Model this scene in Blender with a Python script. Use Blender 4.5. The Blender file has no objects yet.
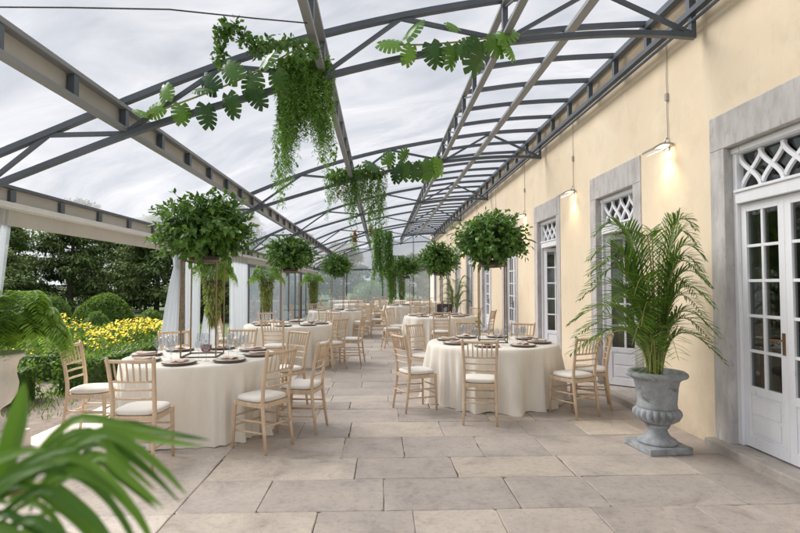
import bpy, math, random
from mathutils import Vector, Matrix, Quaternion
R = math.radians
PI = math.pi
rnd = random.Random(7)
sc = bpy.context.scene
col = sc.collection

# ------------------------------------------------------------------ helpers
class MB:
    """collects geometry, builds ONE mesh object"""
    def __init__(s):
        s.v = []; s.f = []; s.t = []; s.m = []; s.tint = 0.5; s.mi = 0
    def add(s, vs, fs):
        o = len(s.v)
        s.v.extend([tuple(p) for p in vs])
        for f in fs:
            s.f.append(tuple(i + o for i in f)); s.t.append(s.tint); s.m.append(s.mi)
    def box(s, c, d, rz=0.0):
        x, y, z = d[0] / 2, d[1] / 2, d[2] / 2
        ca, sa = math.cos(rz), math.sin(rz)
        vs = []
        for dz in (-z, z):
            for dx, dy in ((-x, -y), (x, -y), (x, y), (-x, y)):
                vs.append((c[0] + dx * ca - dy * sa, c[1] + dx * sa + dy * ca, c[2] + dz))
        s.add(vs, [(0, 3, 2, 1), (4, 5, 6, 7), (0, 1, 5, 4), (1, 2, 6, 5), (2, 3, 7, 6), (3, 0, 4, 7)])
    def bb(s, x0, x1, y0, y1, z0, z1):
        s.box(((x0 + x1) / 2, (y0 + y1) / 2, (z0 + z1) / 2), (abs(x1 - x0), abs(y1 - y0), abs(z1 - z0)))
    def beam(s, p, q, w, h, up=(0, 0, 1)):
        p, q = Vector(p), Vector(q); d = (q - p)
        if d.length < 1e-6: return
        d.normalize(); u = Vector(up)
        if abs(d.dot(u)) > .98: u = Vector((1, 0, 0))
        r = d.cross(u).normalized(); u = r.cross(d)
        vs = []
        for c in (p, q):
            for a, b in ((-1, -1), (1, -1), (1, 1), (-1, 1)):
                vs.append(c + r * (a * w / 2) + u * (b * h / 2))
        s.add(vs, [(0, 3, 2, 1), (4, 5, 6, 7), (0, 1, 5, 4), (1, 2, 6, 5), (2, 3, 7, 6), (3, 0, 4, 7)])
    def tube(s, pts, rad, n=8, cap=True):
        pts = [Vector(p) for p in pts]
        if not hasattr(rad, '__len__'): rad = [rad] * len(pts)
        vs = []; fs = []; prev = None
        for i, p in enumerate(pts):
            d = (pts[min(i + 1, len(pts) - 1)] - pts[max(i - 1, 0)]).normalized()
            if prev is None:
                a = Vector((0, 0, 1)) if abs(d.z) < .9 else Vector((1, 0, 0))
                r = d.cross(a).normalized()
            else:
                r = (prev - d * prev.dot(d)).normalized()
            prev = r; u = d.cross(r)
            for k in range(n):
                a = 2 * PI * k / n
                vs.append(p + (r * math.cos(a) + u * math.sin(a)) * rad[i])
        for i in range(len(pts) - 1):
            for k in range(n):
                k2 = (k + 1) % n
                fs.append((i * n + k, i * n + k2, (i + 1) * n + k2, (i + 1) * n + k))
        if cap:
            fs.append(tuple(range(n - 1, -1, -1))); fs.append(tuple((len(pts) - 1) * n + k for k in range(n)))
        s.add(vs, fs)
    def lathe(s, prof, n=24, c=(0, 0, 0), fr=None):
        vs = []; fs = []
        for i, (r, z) in enumerate(prof):
            for k in range(n):
                a = 2 * PI * k / n
                rr = r * (fr(i, a) if fr else 1)
                vs.append((c[0] + rr * math.cos(a), c[1] + rr * math.sin(a), c[2] + z))
        for i in range(len(prof) - 1):
            for k in range(n):
                k2 = (k + 1) % n
                fs.append((i * n + k, i * n + k2, (i + 1) * n + k2, (i + 1) * n + k))
        if prof[0][0] > 1e-5: fs.append(tuple(range(n - 1, -1, -1)))
        if prof[-1][0] > 1e-5: fs.append(tuple((len(prof) - 1) * n + k for k in range(n)))
        s.add(vs, fs)
    def leaf(s, p, d, nrm, L, W, fold=.15, droop=0.0):
        """small folded leaf: base p, direction d"""
        p = Vector(p); d = Vector(d).normalized(); nrm = Vector(nrm)
        r = d.cross(nrm)
        if r.length < 1e-4: r = d.cross(Vector((.3, .5, .8)))
        r.normalize(); u = r.cross(d)
        m = p + d * L * .45 - u * W * fold
        tip = p + d * L - Vector((0, 0, droop * L))
        a = p + d * L * .4 - r * W / 2; b = p + d * L * .4 + r * W / 2
        a2 = p + d * L * .75 - r * W * .33 - Vector((0, 0, droop * L * .4)); b2 = p + d * L * .75 + r * W * .33 - Vector((0, 0, droop * L * .4))
        m2 = p + d * L * .75 - u * W * fold * .5 - Vector((0, 0, droop * L * .4))
        s.add([p, a, m, b, a2, m2, b2, tip], [(0, 2, 1), (0, 3, 2), (1, 2, 5, 4), (2, 3, 6, 5), (4, 5, 7), (5, 6, 7)])
    def sliver(s, p, d, nrm, L, W):
        p = Vector(p); d = Vector(d).normalized(); r = d.cross(Vector(nrm))
        if r.length < 1e-4: r = d.cross(Vector((.3, .5, .8)))
        r.normalize()
        s.add([p, p + d * L * .45 - r * W / 2, p + d * L, p + d * L * .45 + r * W / 2], [(0, 1, 2, 3)])
    def blade(s, pts, W, nrm=(0, 0, 1), fold=.2, wf=None):
        """long ribbon leaf through pts, width profile"""
        pts = [Vector(p) for p in pts]; n = len(pts); vs = []; fs = []
        for i, p in enumerate(pts):
            t = i / (n - 1)
            d = (pts[min(i + 1, n - 1)] - pts[max(i - 1, 0)]).normalized()
            r = d.cross(Vector(nrm))
            r = r.normalized() if r.length > 1e-4 else Vector((1, 0, 0))
            u = r.cross(d)
            w = W * (wf(t) if wf else max(.02, math.sin(PI * min(1, t * .92 + .08)) ** .6))
            vs += [p - r * w / 2 + u * w * fold, p, p + r * w / 2 + u * w * fold]
        for i in range(n - 1):
            a = i * 3
            fs += [(a, a + 3, a + 4, a + 1), (a + 1, a + 4, a + 5, a + 2)]
        s.add(vs, fs)
    def build(s, name, mat, parent=None, smooth=False, bevel=0, loc=None, rz=0.0):
        me = bpy.data.meshes.new(name)
        me.from_pydata(s.v, [], s.f)
        me.update()
        mats = mat if isinstance(mat, (list, tuple)) else [mat]
        for m in mats: me.materials.append(m)
        if len(mats) > 1: me.polygons.foreach_set('material_index', s.m)
        at = me.attributes.new('tint', 'FLOAT', 'FACE')
        at.data.foreach_set('value', s.t)
        if smooth: me.polygons.foreach_set('use_smooth', [True] * len(me.polygons))
        o = bpy.data.objects.new(name, me); col.objects.link(o)
        if parent is not None: o.parent = parent
        if loc is not None: o.location = loc
        o.rotation_euler.z = rz
        if bevel:
            b = o.modifiers.new('bevel', 'BEVEL'); b.width = bevel; b.segments = 2; b.limit_method = 'ANGLE'; b.angle_limit = R(40)
        return o

def tag(o, label=None, cat=None, group=None, kind=None):
    if label: o['label'] = label
    if cat: o['category'] = cat
    if group: o['group'] = group
    if kind: o['kind'] = kind
    return o
def empty(name, label, cat, loc=(0, 0, 0), rz=0.0, group=None):
    o = bpy.data.objects.new(name, None); col.objects.link(o)
    o.location = loc; o.rotation_euler.z = rz; o.empty_display_size = .1
    return tag(o, label, cat, group)
def kids(o): return [c for c in bpy.data.objects if c.parent == o]
def copy_tree(o, ch, parent=None):
    c = o.copy(); col.objects.link(c)
    if parent is not None: c.parent = parent
    for k, kch in ch: copy_tree(k, kch, c)
    return c
def tree_of(o): return [(k, tree_of(k)) for k in kids(o)]
def lerp_prof(prof, x):
    for (a, za), (b, zb) in zip(prof, prof[1:]):
        if x <= b: return za + (zb - za) * (x - a) / (b - a)
    return prof[-1][1]
def sph(r):
    while True:
        v = Vector((r.uniform(-1, 1), r.uniform(-1, 1), r.uniform(-1, 1)))
        if .05 < v.length <= 1: return v

# ------------------------------------------------------------------ materials
def nt(m):
    m.use_nodes = True; t = m.node_tree; t.nodes.clear(); return t
def N(t, typ, **kw):
    n = t.nodes.new(typ)
    for k, v in kw.items(): setattr(n, k, v)
    return n
def noise(t, scale, detail=4, rough=.55, vec=None, dist=0.0):
    n = N(t, 'ShaderNodeTexNoise'); n.inputs['Scale'].default_value = scale; n.inputs['Detail'].default_value = detail
    n.inputs['Roughness'].default_value = rough; n.inputs['Distortion'].default_value = dist
    if vec is not None: t.links.new(vec, n.inputs['Vector'])
    return n
def ramp(t, src, stops):
    r = N(t, 'ShaderNodeValToRGB'); e = r.color_ramp.elements
    e[0].position, e[0].color = stops[0][0], (*stops[0][1], 1)
    e[1].position, e[1].color = stops[-1][0], (*stops[-1][1], 1)
    for p, c in stops[1:-1]:
        x = e.new(p); x.color = (*c, 1)
    t.links.new(src, r.inputs['Fac']); return r
def mixc(t, fac, a, b, mode='MIX'):
    m = N(t, 'ShaderNodeMix', data_type='RGBA', blend_type=mode)
    for s_, v in ((m.inputs[0], fac), (m.inputs[6], a), (m.inputs[7], b)):
        if hasattr(v, 'links'): t.links.new(v, s_)
        elif isinstance(v, (int, float)): s_.default_value = v
        else: s_.default_value = (*v, 1)
    return m.outputs[2]
def plain(name, c, rough=.6, metal=0.0, var=.12, scale=6.0, bump=0.0, bscale=60.0, spec=.5, dirt=None, sheen=0, stretch=None):
    m = bpy.data.materials.new(name); t = nt(m)
    out = N(t, 'ShaderNodeOutputMaterial'); p = N(t, 'ShaderNodeBsdfPrincipled')
    tc = N(t, 'ShaderNodeTexCoord'); vec = tc.outputs['Object']
    if stretch:
        mp = N(t, 'ShaderNodeMapping'); mp.inputs['Scale'].default_value = stretch; t.links.new(vec, mp.inputs['Vector']); vec = mp.outputs[0]
    n = noise(t, scale, 5, .6, vec)
    lo = tuple(x * (1 - var) for x in c); hi = tuple(min(1, x * (1 + var)) for x in c)
    r = ramp(t, n.outputs['Fac'], [(.3, lo), (.7, hi)])
    cc = r.outputs[0]
    if dirt:
        n2 = noise(t, dirt[1], 6, .7, vec, .5)
        r2 = ramp(t, n2.outputs['Fac'], [(dirt[2], (0, 0, 0)), (dirt[2] + .12, (1, 1, 1))])
        cc = mixc(t, r2.outputs[0], cc, dirt[0])
    t.links.new(cc, p.inputs['Base Color'])
    p.inputs['Roughness'].default_value = rough; p.inputs['Metallic'].default_value = metal
    p.inputs['Specular IOR Level'].default_value = spec
    if sheen: p.inputs['Sheen Weight'].default_value = sheen
    if bump:
        b = N(t, 'ShaderNodeBump'); b.inputs['Strength'].default_value = bump; b.inputs['Distance'].default_value = .01
        n3 = noise(t, bscale, 6, .6, vec); t.links.new(n3.outputs['Fac'], b.inputs['Height']); t.links.new(b.outputs[0], p.inputs['Normal'])
    t.links.new(p.outputs[0], out.inputs[0]); return m
def leafmat(name, lo, hi, rough=.45, trans=.25, spec=.4):
    m = bpy.data.materials.new(name); t = nt(m)
    out = N(t, 'ShaderNodeOutputMaterial'); p = N(t, 'ShaderNodeBsdfPrincipled')
    a = N(t, 'ShaderNodeAttribute', attribute_name='tint')
    r = ramp(t, a.outputs['Fac'], [(0, lo), (1, hi)])
    t.links.new(r.outputs[0], p.inputs['Base Color']); p.inputs['Roughness'].default_value = rough
    p.inputs['Specular IOR Level'].default_value = spec
    tr = N(t, 'ShaderNodeBsdfTranslucent')
    br = mixc(t, 1.0, r.outputs[0], (1.5, 1.5, .8), 'MULTIPLY'); t.links.new(br, tr.inputs[0])
    mx = N(t, 'ShaderNodeMixShader'); mx.inputs[0].default_value = trans
    t.links.new(p.outputs[0], mx.inputs[1]); t.links.new(tr.outputs[0], mx.inputs[2]); t.links.new(mx.outputs[0], out.inputs[0])
    return m

M = {}
M['steel'] = plain('painted_steel', (.085, .102, .125), .42, .0, .15, 3)
M['steel_light'] = plain('galvanised_profile', (.24, .25, .26), .45, .0, .12, 4, stretch=(1, .1, 1))
M['cream_panel'] = plain('cream_fabric_panel', (.47, .45, .41), .8, 0, .08, 2)
M['white_alu'] = plain('white_aluminium', (.66, .66, .66), .4, 0, .05, 3)
M['stone_frame'] = plain('grey_limestone', (.53, .50, .485), .85, 0, .22, 7, .5, 30, dirt=((.40, .375, .36), 16, .55), stretch=(1, 1, .35))
M['step'] = plain('threshold_stone', (.42, .38, .34), .8, 0, .2, 5, .5, 25, dirt=((.2, .18, .16), 8, .6))
M['white_wood'] = plain('weathered_white_paint', (.84, .84, .87), .5, 0, .05, 5, .25, 40, dirt=((.45, .39, .38), 30, .63), stretch=(1, 1, .25))
M['chair_wood'] = plain('limewashed_wood', (.60, .45, .31), .45, 0, .13, 14, .1, 60, dirt=((.70, .58, .44), 18, .55), stretch=(1, 1, .3))
M['cushion'] = plain('ivory_cushion', (.74, .70, .64), .85, 0, .04, 8, .2, 200, sheen=.2)
M['cloth'] = plain('ivory_linen', (.80, .75, .66), .8, 0, .05, 5, .5, 9, sheen=.2, stretch=(1.6, 1.6, .6))
M['gold'] = plain('brushed_brass', (.24, .165, .09), .4, .6, .1, 10)
M['bronze'] = plain('dark_bronze', (.06, .05, .045), .4, .5, .1, 10)
M['charger'] = plain('dark_charger', (.17, .12, .09), .4, 0, .2, 20)
M['china'] = plain('ivory_china', (.74, .68, .60), .25, 0, .03, 5)
M['napkin'] = plain('blush_napkin', (.66, .50, .42), .85, 0, .06, 20)
M['urn'] = plain('grey_cast_stone', (.31, .325, .34), .8, 0, .3, 9, .5, 40, dirt=((.15, .16, .145), 6, .54))
M['urn_pale'] = plain('pale_marble', (.66, .62, .58), .6, 0, .1, 6)
M['bark'] = plain('bark', (.16, .125, .09), .9, 0, .3, 12, .6, 30, stretch=(1, 1, .2))
M['moss_post'] = plain('bark_wrapped_post', (.22, .19, .15), .9, 0, .4, 18, .8, 40, dirt=((.10, .13, .05), 14, .55))
M['stemg'] = plain('green_cane', (.25, .27, .07), .5, 0, .3, 8, dirt=((.34, .27, .10), 9, .55), stretch=(1, 1, .6))
M['soil'] = plain('soil', (.075, .055, .042), .95, 0, .3, 12, .8, 40)
M['joint'] = plain('joint_sand', (.15, .125, .10), .95, 0, .5, 5, .8, 80)
M['grass'] = plain('lawn', (.06, .10, .028), .9, 0, .3, 2, .6, 60)
M['earth'] = plain('gravelly_earth', (.17, .135, .11), .95, 0, .35, 9, .9, 50, dirt=((.28, .25, .2), 40, .6))
M['black'] = plain('black_cable', (.02, .02, .022), .5)
M['lampgrey'] = plain('lamp_housing', (.36, .36, .35), .35, .4, .08, 20)
M['room'] = plain('dim_room_wall', (.22, .19, .17), .9)
M['drape_dark'] = plain('plum_drape', (.10, .05, .06), .9)
M['darkseat'] = plain('charcoal_upholstery', (.05, .05, .055), .8)
M['red_glass'] = plain('garnet_glass', (.16, .03, .035), .15)
M['vineg'] = leafmat('trailing_leaf', (.055, .14, .022), (.21, .38, .07), .5, .3)
M['ballg'] = leafmat('ficus_leaf', (.04, .11, .022), (.19, .34, .07), .38, .22)
M['palmg'] = leafmat('palm_leaf', (.03, .09, .02), (.20, .33, .05), .4, .25)
M['nearpalm'] = leafmat('fresh_palm_leaf', (.04, .12, .012), (.21, .38, .045), .42, .35)
M['ferng'] = leafmat('fern_leaf', (.12, .25, .035), (.38, .56, .12), .5, .3)
M['monst'] = leafmat('monstera_leaf', (.012, .05, .018), (.16, .32, .045), .28, .16)
M['mossy'] = leafmat('dry_amaranth', (.13, .14, .045), (.28, .34, .10), .8, .2)
M['conif'] = leafmat('conifer_needles', (.05, .09, .03), (.26, .34, .12), .7, .1, .2)
M['boxg'] = leafmat('boxwood_leaf', (.045, .10, .02), (.19, .29, .06), .6, .25, .3)
M['yellow'] = leafmat('yellow_petal', (.78, .50, .005), (.92, .74, .01), .6, .2, .2)
M['white_fl'] = leafmat('white_petal', (.55, .5, .42), (.8, .76, .7), .6, .2, .2)
M['red_fl'] = leafmat('red_bloom', (.20, .05, .03), (.42, .20, .12), .6, .2, .2)

def schlick(t, f0=.04):
    lw = N(t, 'ShaderNodeLayerWeight'); lw.inputs[0].default_value = .5
    pw = N(t, 'ShaderNodeMath', operation='POWER'); t.links.new(lw.outputs['Facing'], pw.inputs[0]); pw.inputs[1].default_value = 5
    ma = N(t, 'ShaderNodeMath', operation='MULTIPLY_ADD'); t.links.new(pw.outputs[0], ma.inputs[0]); ma.inputs[1].default_value = 1 - f0; ma.inputs[2].default_value = f0
    return ma.outputs[0]
def mat_wall():
    m = bpy.data.materials.new('cream_plaster'); t = nt(m)
    out = N(t, 'ShaderNodeOutputMaterial'); p = N(t, 'ShaderNodeBsdfPrincipled'); tc = N(t, 'ShaderNodeTexCoord'); v = tc.outputs['Object']
    n1 = noise(t, .9, 5, .6, v); r1 = ramp(t, n1.outputs['Fac'], [(.3, (.80, .655, .475)), (.7, (.86, .735, .56))])
    mp = N(t, 'ShaderNodeMapping'); mp.inputs['Scale'].default_value = (1, 1.6, 1); t.links.new(v, mp.inputs[0])
    n2 = noise(t, 1.6, 7, .7, mp.outputs[0], .3); r2 = ramp(t, n2.outputs['Fac'], [(.52, (0, 0, 0)), (.76, (.5, .5, .5))])
    c = mixc(t, r2.outputs[0], r1.outputs[0], (.60, .50, .37))
    n3 = noise(t, 9, 6, .7, v); r3 = ramp(t, n3.outputs['Fac'], [(.68, (0, 0, 0)), (.74, (.6, .6, .6))])
    c = mixc(t, r3.outputs[0], c, (.58, .47, .33))
    n6 = noise(t, 2.2, 9, .75, v, 1.0); r6 = ramp(t, n6.outputs['Fac'], [(.52, (0, 0, 0)), (.62, (.35, .35, .35))]); c = mixc(t, r6.outputs[0], c, (.86, .77, .60))
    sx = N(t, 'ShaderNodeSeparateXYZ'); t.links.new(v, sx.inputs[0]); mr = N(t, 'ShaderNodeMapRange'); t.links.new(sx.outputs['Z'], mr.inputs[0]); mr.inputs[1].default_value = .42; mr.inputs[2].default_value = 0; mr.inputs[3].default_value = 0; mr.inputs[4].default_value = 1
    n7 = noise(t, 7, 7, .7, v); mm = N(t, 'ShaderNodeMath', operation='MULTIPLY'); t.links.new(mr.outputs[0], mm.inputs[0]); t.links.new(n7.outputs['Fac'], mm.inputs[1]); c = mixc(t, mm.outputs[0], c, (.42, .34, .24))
    t.links.new(c, p.inputs['Base Color']); p.inputs['Roughness'].default_value = .85; p.inputs['Specular IOR Level'].default_value = .25
    b = N(t, 'ShaderNodeBump'); b.inputs['Strength'].default_value = .22; b.inputs['Distance'].default_value = .008
    n4 = noise(t, 14, 8, .65, v); t.links.new(n4.outputs['Fac'], b.inputs['Height']); t.links.new(b.outputs[0], p.inputs['Normal'])
    t.links.new(p.outputs[0], out.inputs[0]); return m
M['wall'] = mat_wall()
def mat_paving():
    m = bpy.data.materials.new('limestone_slabs'); t = nt(m)
    out = N(t, 'ShaderNodeOutputMaterial'); p = N(t, 'ShaderNodeBsdfPrincipled'); tc = N(t, 'ShaderNodeTexCoord'); v = tc.outputs['Object']
    a = N(t, 'ShaderNodeAttribute', attribute_name='tint')
    base = ramp(t, a.outputs['Fac'], [(0, (.36, .325, .30)), (.2, (.41, .37, .342)), (.35, (.40, .355, .325)), (.6, (.47, .42, .38)), (.8, (.50, .44, .38)), (1, (.58, .535, .49))])
    # shift the noise per slab so veining stops at the joints
    ad = N(t, 'ShaderNodeVectorMath', operation='MULTIPLY_ADD'); cb = N(t, 'ShaderNodeCombineXYZ')
    for i in range(3): t.links.new(a.outputs['Fac'], cb.inputs[i])
    t.links.new(cb.outputs[0], ad.inputs[0]); ad.inputs[1].default_value = (37, 53, 71); t.links.new(v, ad.inputs[2])
    n1 = noise(t, 2.4, 9, .72, ad.outputs[0], .8); r1 = ramp(t, n1.outputs['Fac'], [(.3, (.68, .65, .63)), (.45, (.95, .93, .91)), (.6, (1.10, 1.07, 1.02)), (.74, (1.25, 1.18, 1.08))])
    c = mixc(t, 1.0, base.outputs[0], r1.outputs[0], 'MULTIPLY')
    n2 = noise(t, 26, 7, .8, ad.outputs[0]); r2 = ramp(t, n2.outputs['Fac'], [(.36, (.78, .76, .74)), (.5, (1, 1, 1))])
    c = mixc(t, 1.0, c, r2.outputs[0], 'MULTIPLY')
    n5 = noise(t, 6, 8, .8, ad.outputs[0], 1.2); r5 = ramp(t, n5.outputs['Fac'], [(.56, (0, 0, 0)), (.66, (.45, .45, .45))])
    c = mixc(t, r5.outputs[0], c, (.27, .19, .15))
    t.links.new(c, p.inputs['Base Color'])
    rr = ramp(t, n1.outputs['Fac'], [(.3, (.46,) * 3), (.7, (.66,) * 3)]); t.links.new(rr.outputs[0], p.inputs['Roughness'])
    b = N(t, 'ShaderNodeBump'); b.inputs['Strength'].default_value = .55; b.inputs['Distance'].default_value = .006
    n4 = noise(t, 18, 8, .72, ad.outputs[0]); t.links.new(n4.outputs['Fac'], b.inputs['Height']); t.links.new(b.outputs[0], p.inputs['Normal'])
    t.links.new(p.outputs[0], out.inputs[0]); return m
M['paving'] = mat_paving()
def mat_membrane():
    m = bpy.data.materials.new('clear_roof_film'); t = nt(m)
    out = N(t, 'ShaderNodeOutputMaterial'); tc = N(t, 'ShaderNodeTexCoord'); v = tc.outputs['Object']
    tp = N(t, 'ShaderNodeBsdfTransparent'); tp.inputs[0].default_value = (.88, .89, .92, 1)
    tl = N(t, 'ShaderNodeBsdfTranslucent')
    mp = N(t, 'ShaderNodeMapping'); mp.inputs['Scale'].default_value = (.6, 1.0, 1); mp.inputs['Rotation'].default_value = (0, 0, .35); t.links.new(v, mp.inputs[0])
    n = noise(t, .9, 6, .58, mp.outputs[0], .7); r = ramp(t, n.outputs['Fac'], [(.32, (.13, .14, .155)), (.5, (.23, .235, .245)), (.62, (.28, .28, .29)), (.72, (.34, .34, .35))]); t.links.new(r.outputs[0], tl.inputs[0])
    mx = N(t, 'ShaderNodeMixShader'); r2 = ramp(t, n.outputs['Fac'], [(.3, (.48,) * 3), (.72, (.64,) * 3)]); t.links.new(r2.outputs[0], mx.inputs[0])
    t.links.new(tp.outputs[0], mx.inputs[1]); t.links.new(tl.outputs[0], mx.inputs[2])
    t.links.new(mx.outputs[0], out.inputs[0]); return m
M['film'] = mat_membrane()
def mat_glass(name, tint, haze=0.0, ior=1.5, rough=.0):
    m = bpy.data.materials.new(name); t = nt(m)
    out = N(t, 'ShaderNodeOutputMaterial'); tp = N(t, 'ShaderNodeBsdfTransparent'); tp.inputs[0].default_value = (*tint, 1)
    gl = N(t, 'ShaderNodeBsdfGlossy'); gl.inputs['Roughness'].default_value = rough; fr = schlick(t, ((ior - 1) / (ior + 1)) ** 2)
    a = tp.outputs[0]
    if haze:
        tl = N(t, 'ShaderNodeBsdfTranslucent'); tl.inputs[0].default_value = (.78, .83, .88, 1)
        df = N(t, 'ShaderNodeBsdfDiffuse'); df.inputs[0].default_value = (.5, .52, .55, 1)
        ms = N(t, 'ShaderNodeMixShader'); ms.inputs[0].default_value = .4; t.links.new(tl.outputs[0], ms.inputs[1]); t.links.new(df.outputs[0], ms.inputs[2])
        mh = N(t, 'ShaderNodeMixShader'); mh.inputs[0].default_value = haze; t.links.new(a, mh.inputs[1]); t.links.new(ms.outputs[0], mh.inputs[2]); a = mh.outputs[0]
    m2 = N(t, 'ShaderNodeMixShader'); t.links.new(fr, m2.inputs[0]); t.links.new(a, m2.inputs[1]); t.links.new(gl.outputs[0], m2.inputs[2])
    t.links.new(m2.outputs[0], out.inputs[0]); return m
M['pane'] = mat_glass('window_pane', (.72, .76, .75), 0, 1.75)
M['vinyl'] = mat_glass('clear_vinyl_wall', (.88, .91, .93), .16, 1.5, .08)
M['tintglass'] = mat_glass('grey_tinted_glass', (.55, .58, .62), .32, 1.6, .03)
M['wineglass'] = mat_glass('wine_glass', (.93, .94, .95), .04, 1.55)
def mat_sheer():
    m = bpy.data.materials.new('sheer_voile'); t = nt(m)
    out = N(t, 'ShaderNodeOutputMaterial'); tp = N(t, 'ShaderNodeBsdfTransparent')
    tl = N(t, 'ShaderNodeBsdfTranslucent'); tl.inputs[0].default_value = (.60, .64, .69, 1)
    df = N(t, 'ShaderNodeBsdfDiffuse'); df.inputs[0].default_value = (.60, .63, .67, 1)
    a = N(t, 'ShaderNodeMixShader'); a.inputs[0].default_value = .55; t.links.new(tl.outputs[0], a.inputs[1]); t.links.new(df.outputs[0], a.inputs[2])
    b = N(t, 'ShaderNodeMixShader'); b.inputs[0].default_value = .52; t.links.new(tp.outputs[0], b.inputs[1]); t.links.new(a.outputs[0], b.inputs[2])
    t.links.new(b.outputs[0], out.inputs[0]); return m
M['sheer'] = mat_sheer()
def mat_emit(name, c, s):
    m = bpy.data.materials.new(name); t = nt(m); out = N(t, 'ShaderNodeOutputMaterial'); e = N(t, 'ShaderNodeEmission')
    e.inputs[0].default_value = (*c, 1); e.inputs[1].default_value = s; t.links.new(e.outputs[0], out.inputs[0]); return m
M['lit'] = mat_emit('lit_lens', (1, .86, .66), 3.0)

# ------------------------------------------------------------------ layout constants
WX = 3.2                                    # face of the house wall
TY = [0.02, 4.97, 9.92, 14.87, 19.82, 24.77, 29.72]      # trusses
ENDY = 31.2
TOP = [(-3.75, 2.68), (-3.18, 2.93), (-2.4, 3.28), (-1.49, 3.66), (-.67, 3.93), (.2, 4.15), (1.2, 4.34), (2.15, 4.49), (2.7, 4.53), (3.12, 4.55)]
BOT = [(-3.75, 2.40), (-3.43, 2.53), (-2.4, 2.96), (-1.94, 3.12), (-1.05, 3.39), (-.53, 3.54), (.21, 3.74), (.87, 3.86), (1.61, 3.96), (2.32, 4.02), (2.87, 4.03), (3.12, 4.0)]
DOORS = [1.24, 4.11, 6.99, 9.86, 12.73, 15.6, 18.47, 21.34, 24.21, 27.08, 29.9]
HO, HI = .77, .565                          # half widths: stone surround, opening

# ------------------------------------------------------------------ ground
g = MB(); g.add([(-400, -200, -.09), (400, -200, -.09), (400, 600, -.09), (-400, 600, -.09)], [(0, 1, 2, 3)])
tag(g.build('ground', M['grass']), kind='structure')
g = MB(); g.bb(-7.2, -3.5, -4, 11.5, -.085, -.03); tag(g.build('earth_ground', M['earth']), kind='structure')
g = MB(); g.bb(-3.54, 3.3, -4, 31.6, -.2, -.010); tag(g.build('paving_bed_ground', M['joint']), kind='structure')
pv = MB()
def slab(x0, x1, y0, y1, tint):
    gp = rnd.uniform(.001, .0035); j = lambda: rnd.uniform(-.003, .003); z = rnd.uniform(-.002, .002)
    a = [(x0 + gp + j(), y0 + gp + j()), (x1 - gp + j(), y0 + gp + j()), (x1 - gp + j(), y1 - gp + j()), (x0 + gp + j(), y1 - gp + j())]
    # worn corners: 8-gon top
    pts = []
    for i in range(4):
        p, q = a[i], a[(i + 1) % 4]; prv = a[i - 1]; c = rnd.uniform(.006, .03) if rnd.random() < .5 else .006
        L1 = math.dist(p, prv); L2 = math.dist(p, q)
        pts.append((p[0] + (prv[0] - p[0]) * c / L1, p[1] + (prv[1] - p[1]) * c / L1)); pts.append((p[0] + (q[0] - p[0]) * c / L2, p[1] + (q[1] - p[1]) * c / L2))
    # worn, slightly wavy edges
    fine = []
    for i in range(8):
        p, q = pts[i], pts[(i + 1) % 8]; L = math.dist(p, q); k = max(1, int(L / .09)) if y0 < 14 else 1
        for e in range(k):
            f_ = e / k; nx_, ny_ = -(q[1] - p[1]) / L, (q[0] - p[0]) / L; w_ = rnd.uniform(-.0015, .0022) + (rnd.uniform(0, .012) if rnd.random() < .06 else 0)
            if e == 0: w_ = 0
            fine.append((p[0] + (q[0] - p[0]) * f_ + nx_ * w_, p[1] + (q[1] - p[1]) * f_ + ny_ * w_))
    pts = fine; n = len(pts)
    cx = sum(p[0] for p in pts) / n; cy = sum(p[1] for p in pts) / n
    b = .004; tx_, ty_ = rnd.uniform(-.002, .002), rnd.uniform(-.003, .003)
    zf = lambda p: z + (p[0] - cx) * tx_ + (p[1] - cy) * ty_
    vs = [(p[0], p[1], -.06) for p in pts] + [(p[0], p[1], zf(p) - b) for p in pts]
    vs += [(p[0] + (cx - p[0]) / max(.01, math.dist(p, (cx, cy))) * b * 1.5, p[1] + (cy - p[1]) / max(.01, math.dist(p, (cx, cy))) * b * 1.5, zf(p)) for p in pts]
    fs = [tuple(range(2 * n, 3 * n))]
    for i in range(n):
        k = (i + 1) % n; fs += [(i, k, k + n, i + n), (i + n, k + n, k + 2 * n, i + 2 * n)]
    pv.tint = tint; pv.add(vs, fs)
y = -3.0
while y < 31.4:
    h = rnd.choice([.34, .4, .45, .5, .58, .62]); 
    x = -1.38
    while x < 3.2:
        w = rnd.uniform(.4, 1.2); x1 = x + w
        if 3.2 - x1 < .4: x1 = 3.2
        r_ = rnd.random()
        slab(x, x1, y, y + h, rnd.uniform(.0, .62) if r_ < .86 else rnd.uniform(.68, .9))
        x = x1
    y += h
y = -3.0
while y < 31.4:
    h = rnd.uniform(.9, 1.3); k = rnd.uniform(-2.75, -2.2)
    slab(k, -1.38, y, y + h, rnd.uniform(.86, .97)); slab(-3.52, k, y, y + h, rnd.uniform(.88, 1.0))
    y += h
tag(pv.build('paving', M['paving']), kind='structure')

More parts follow.
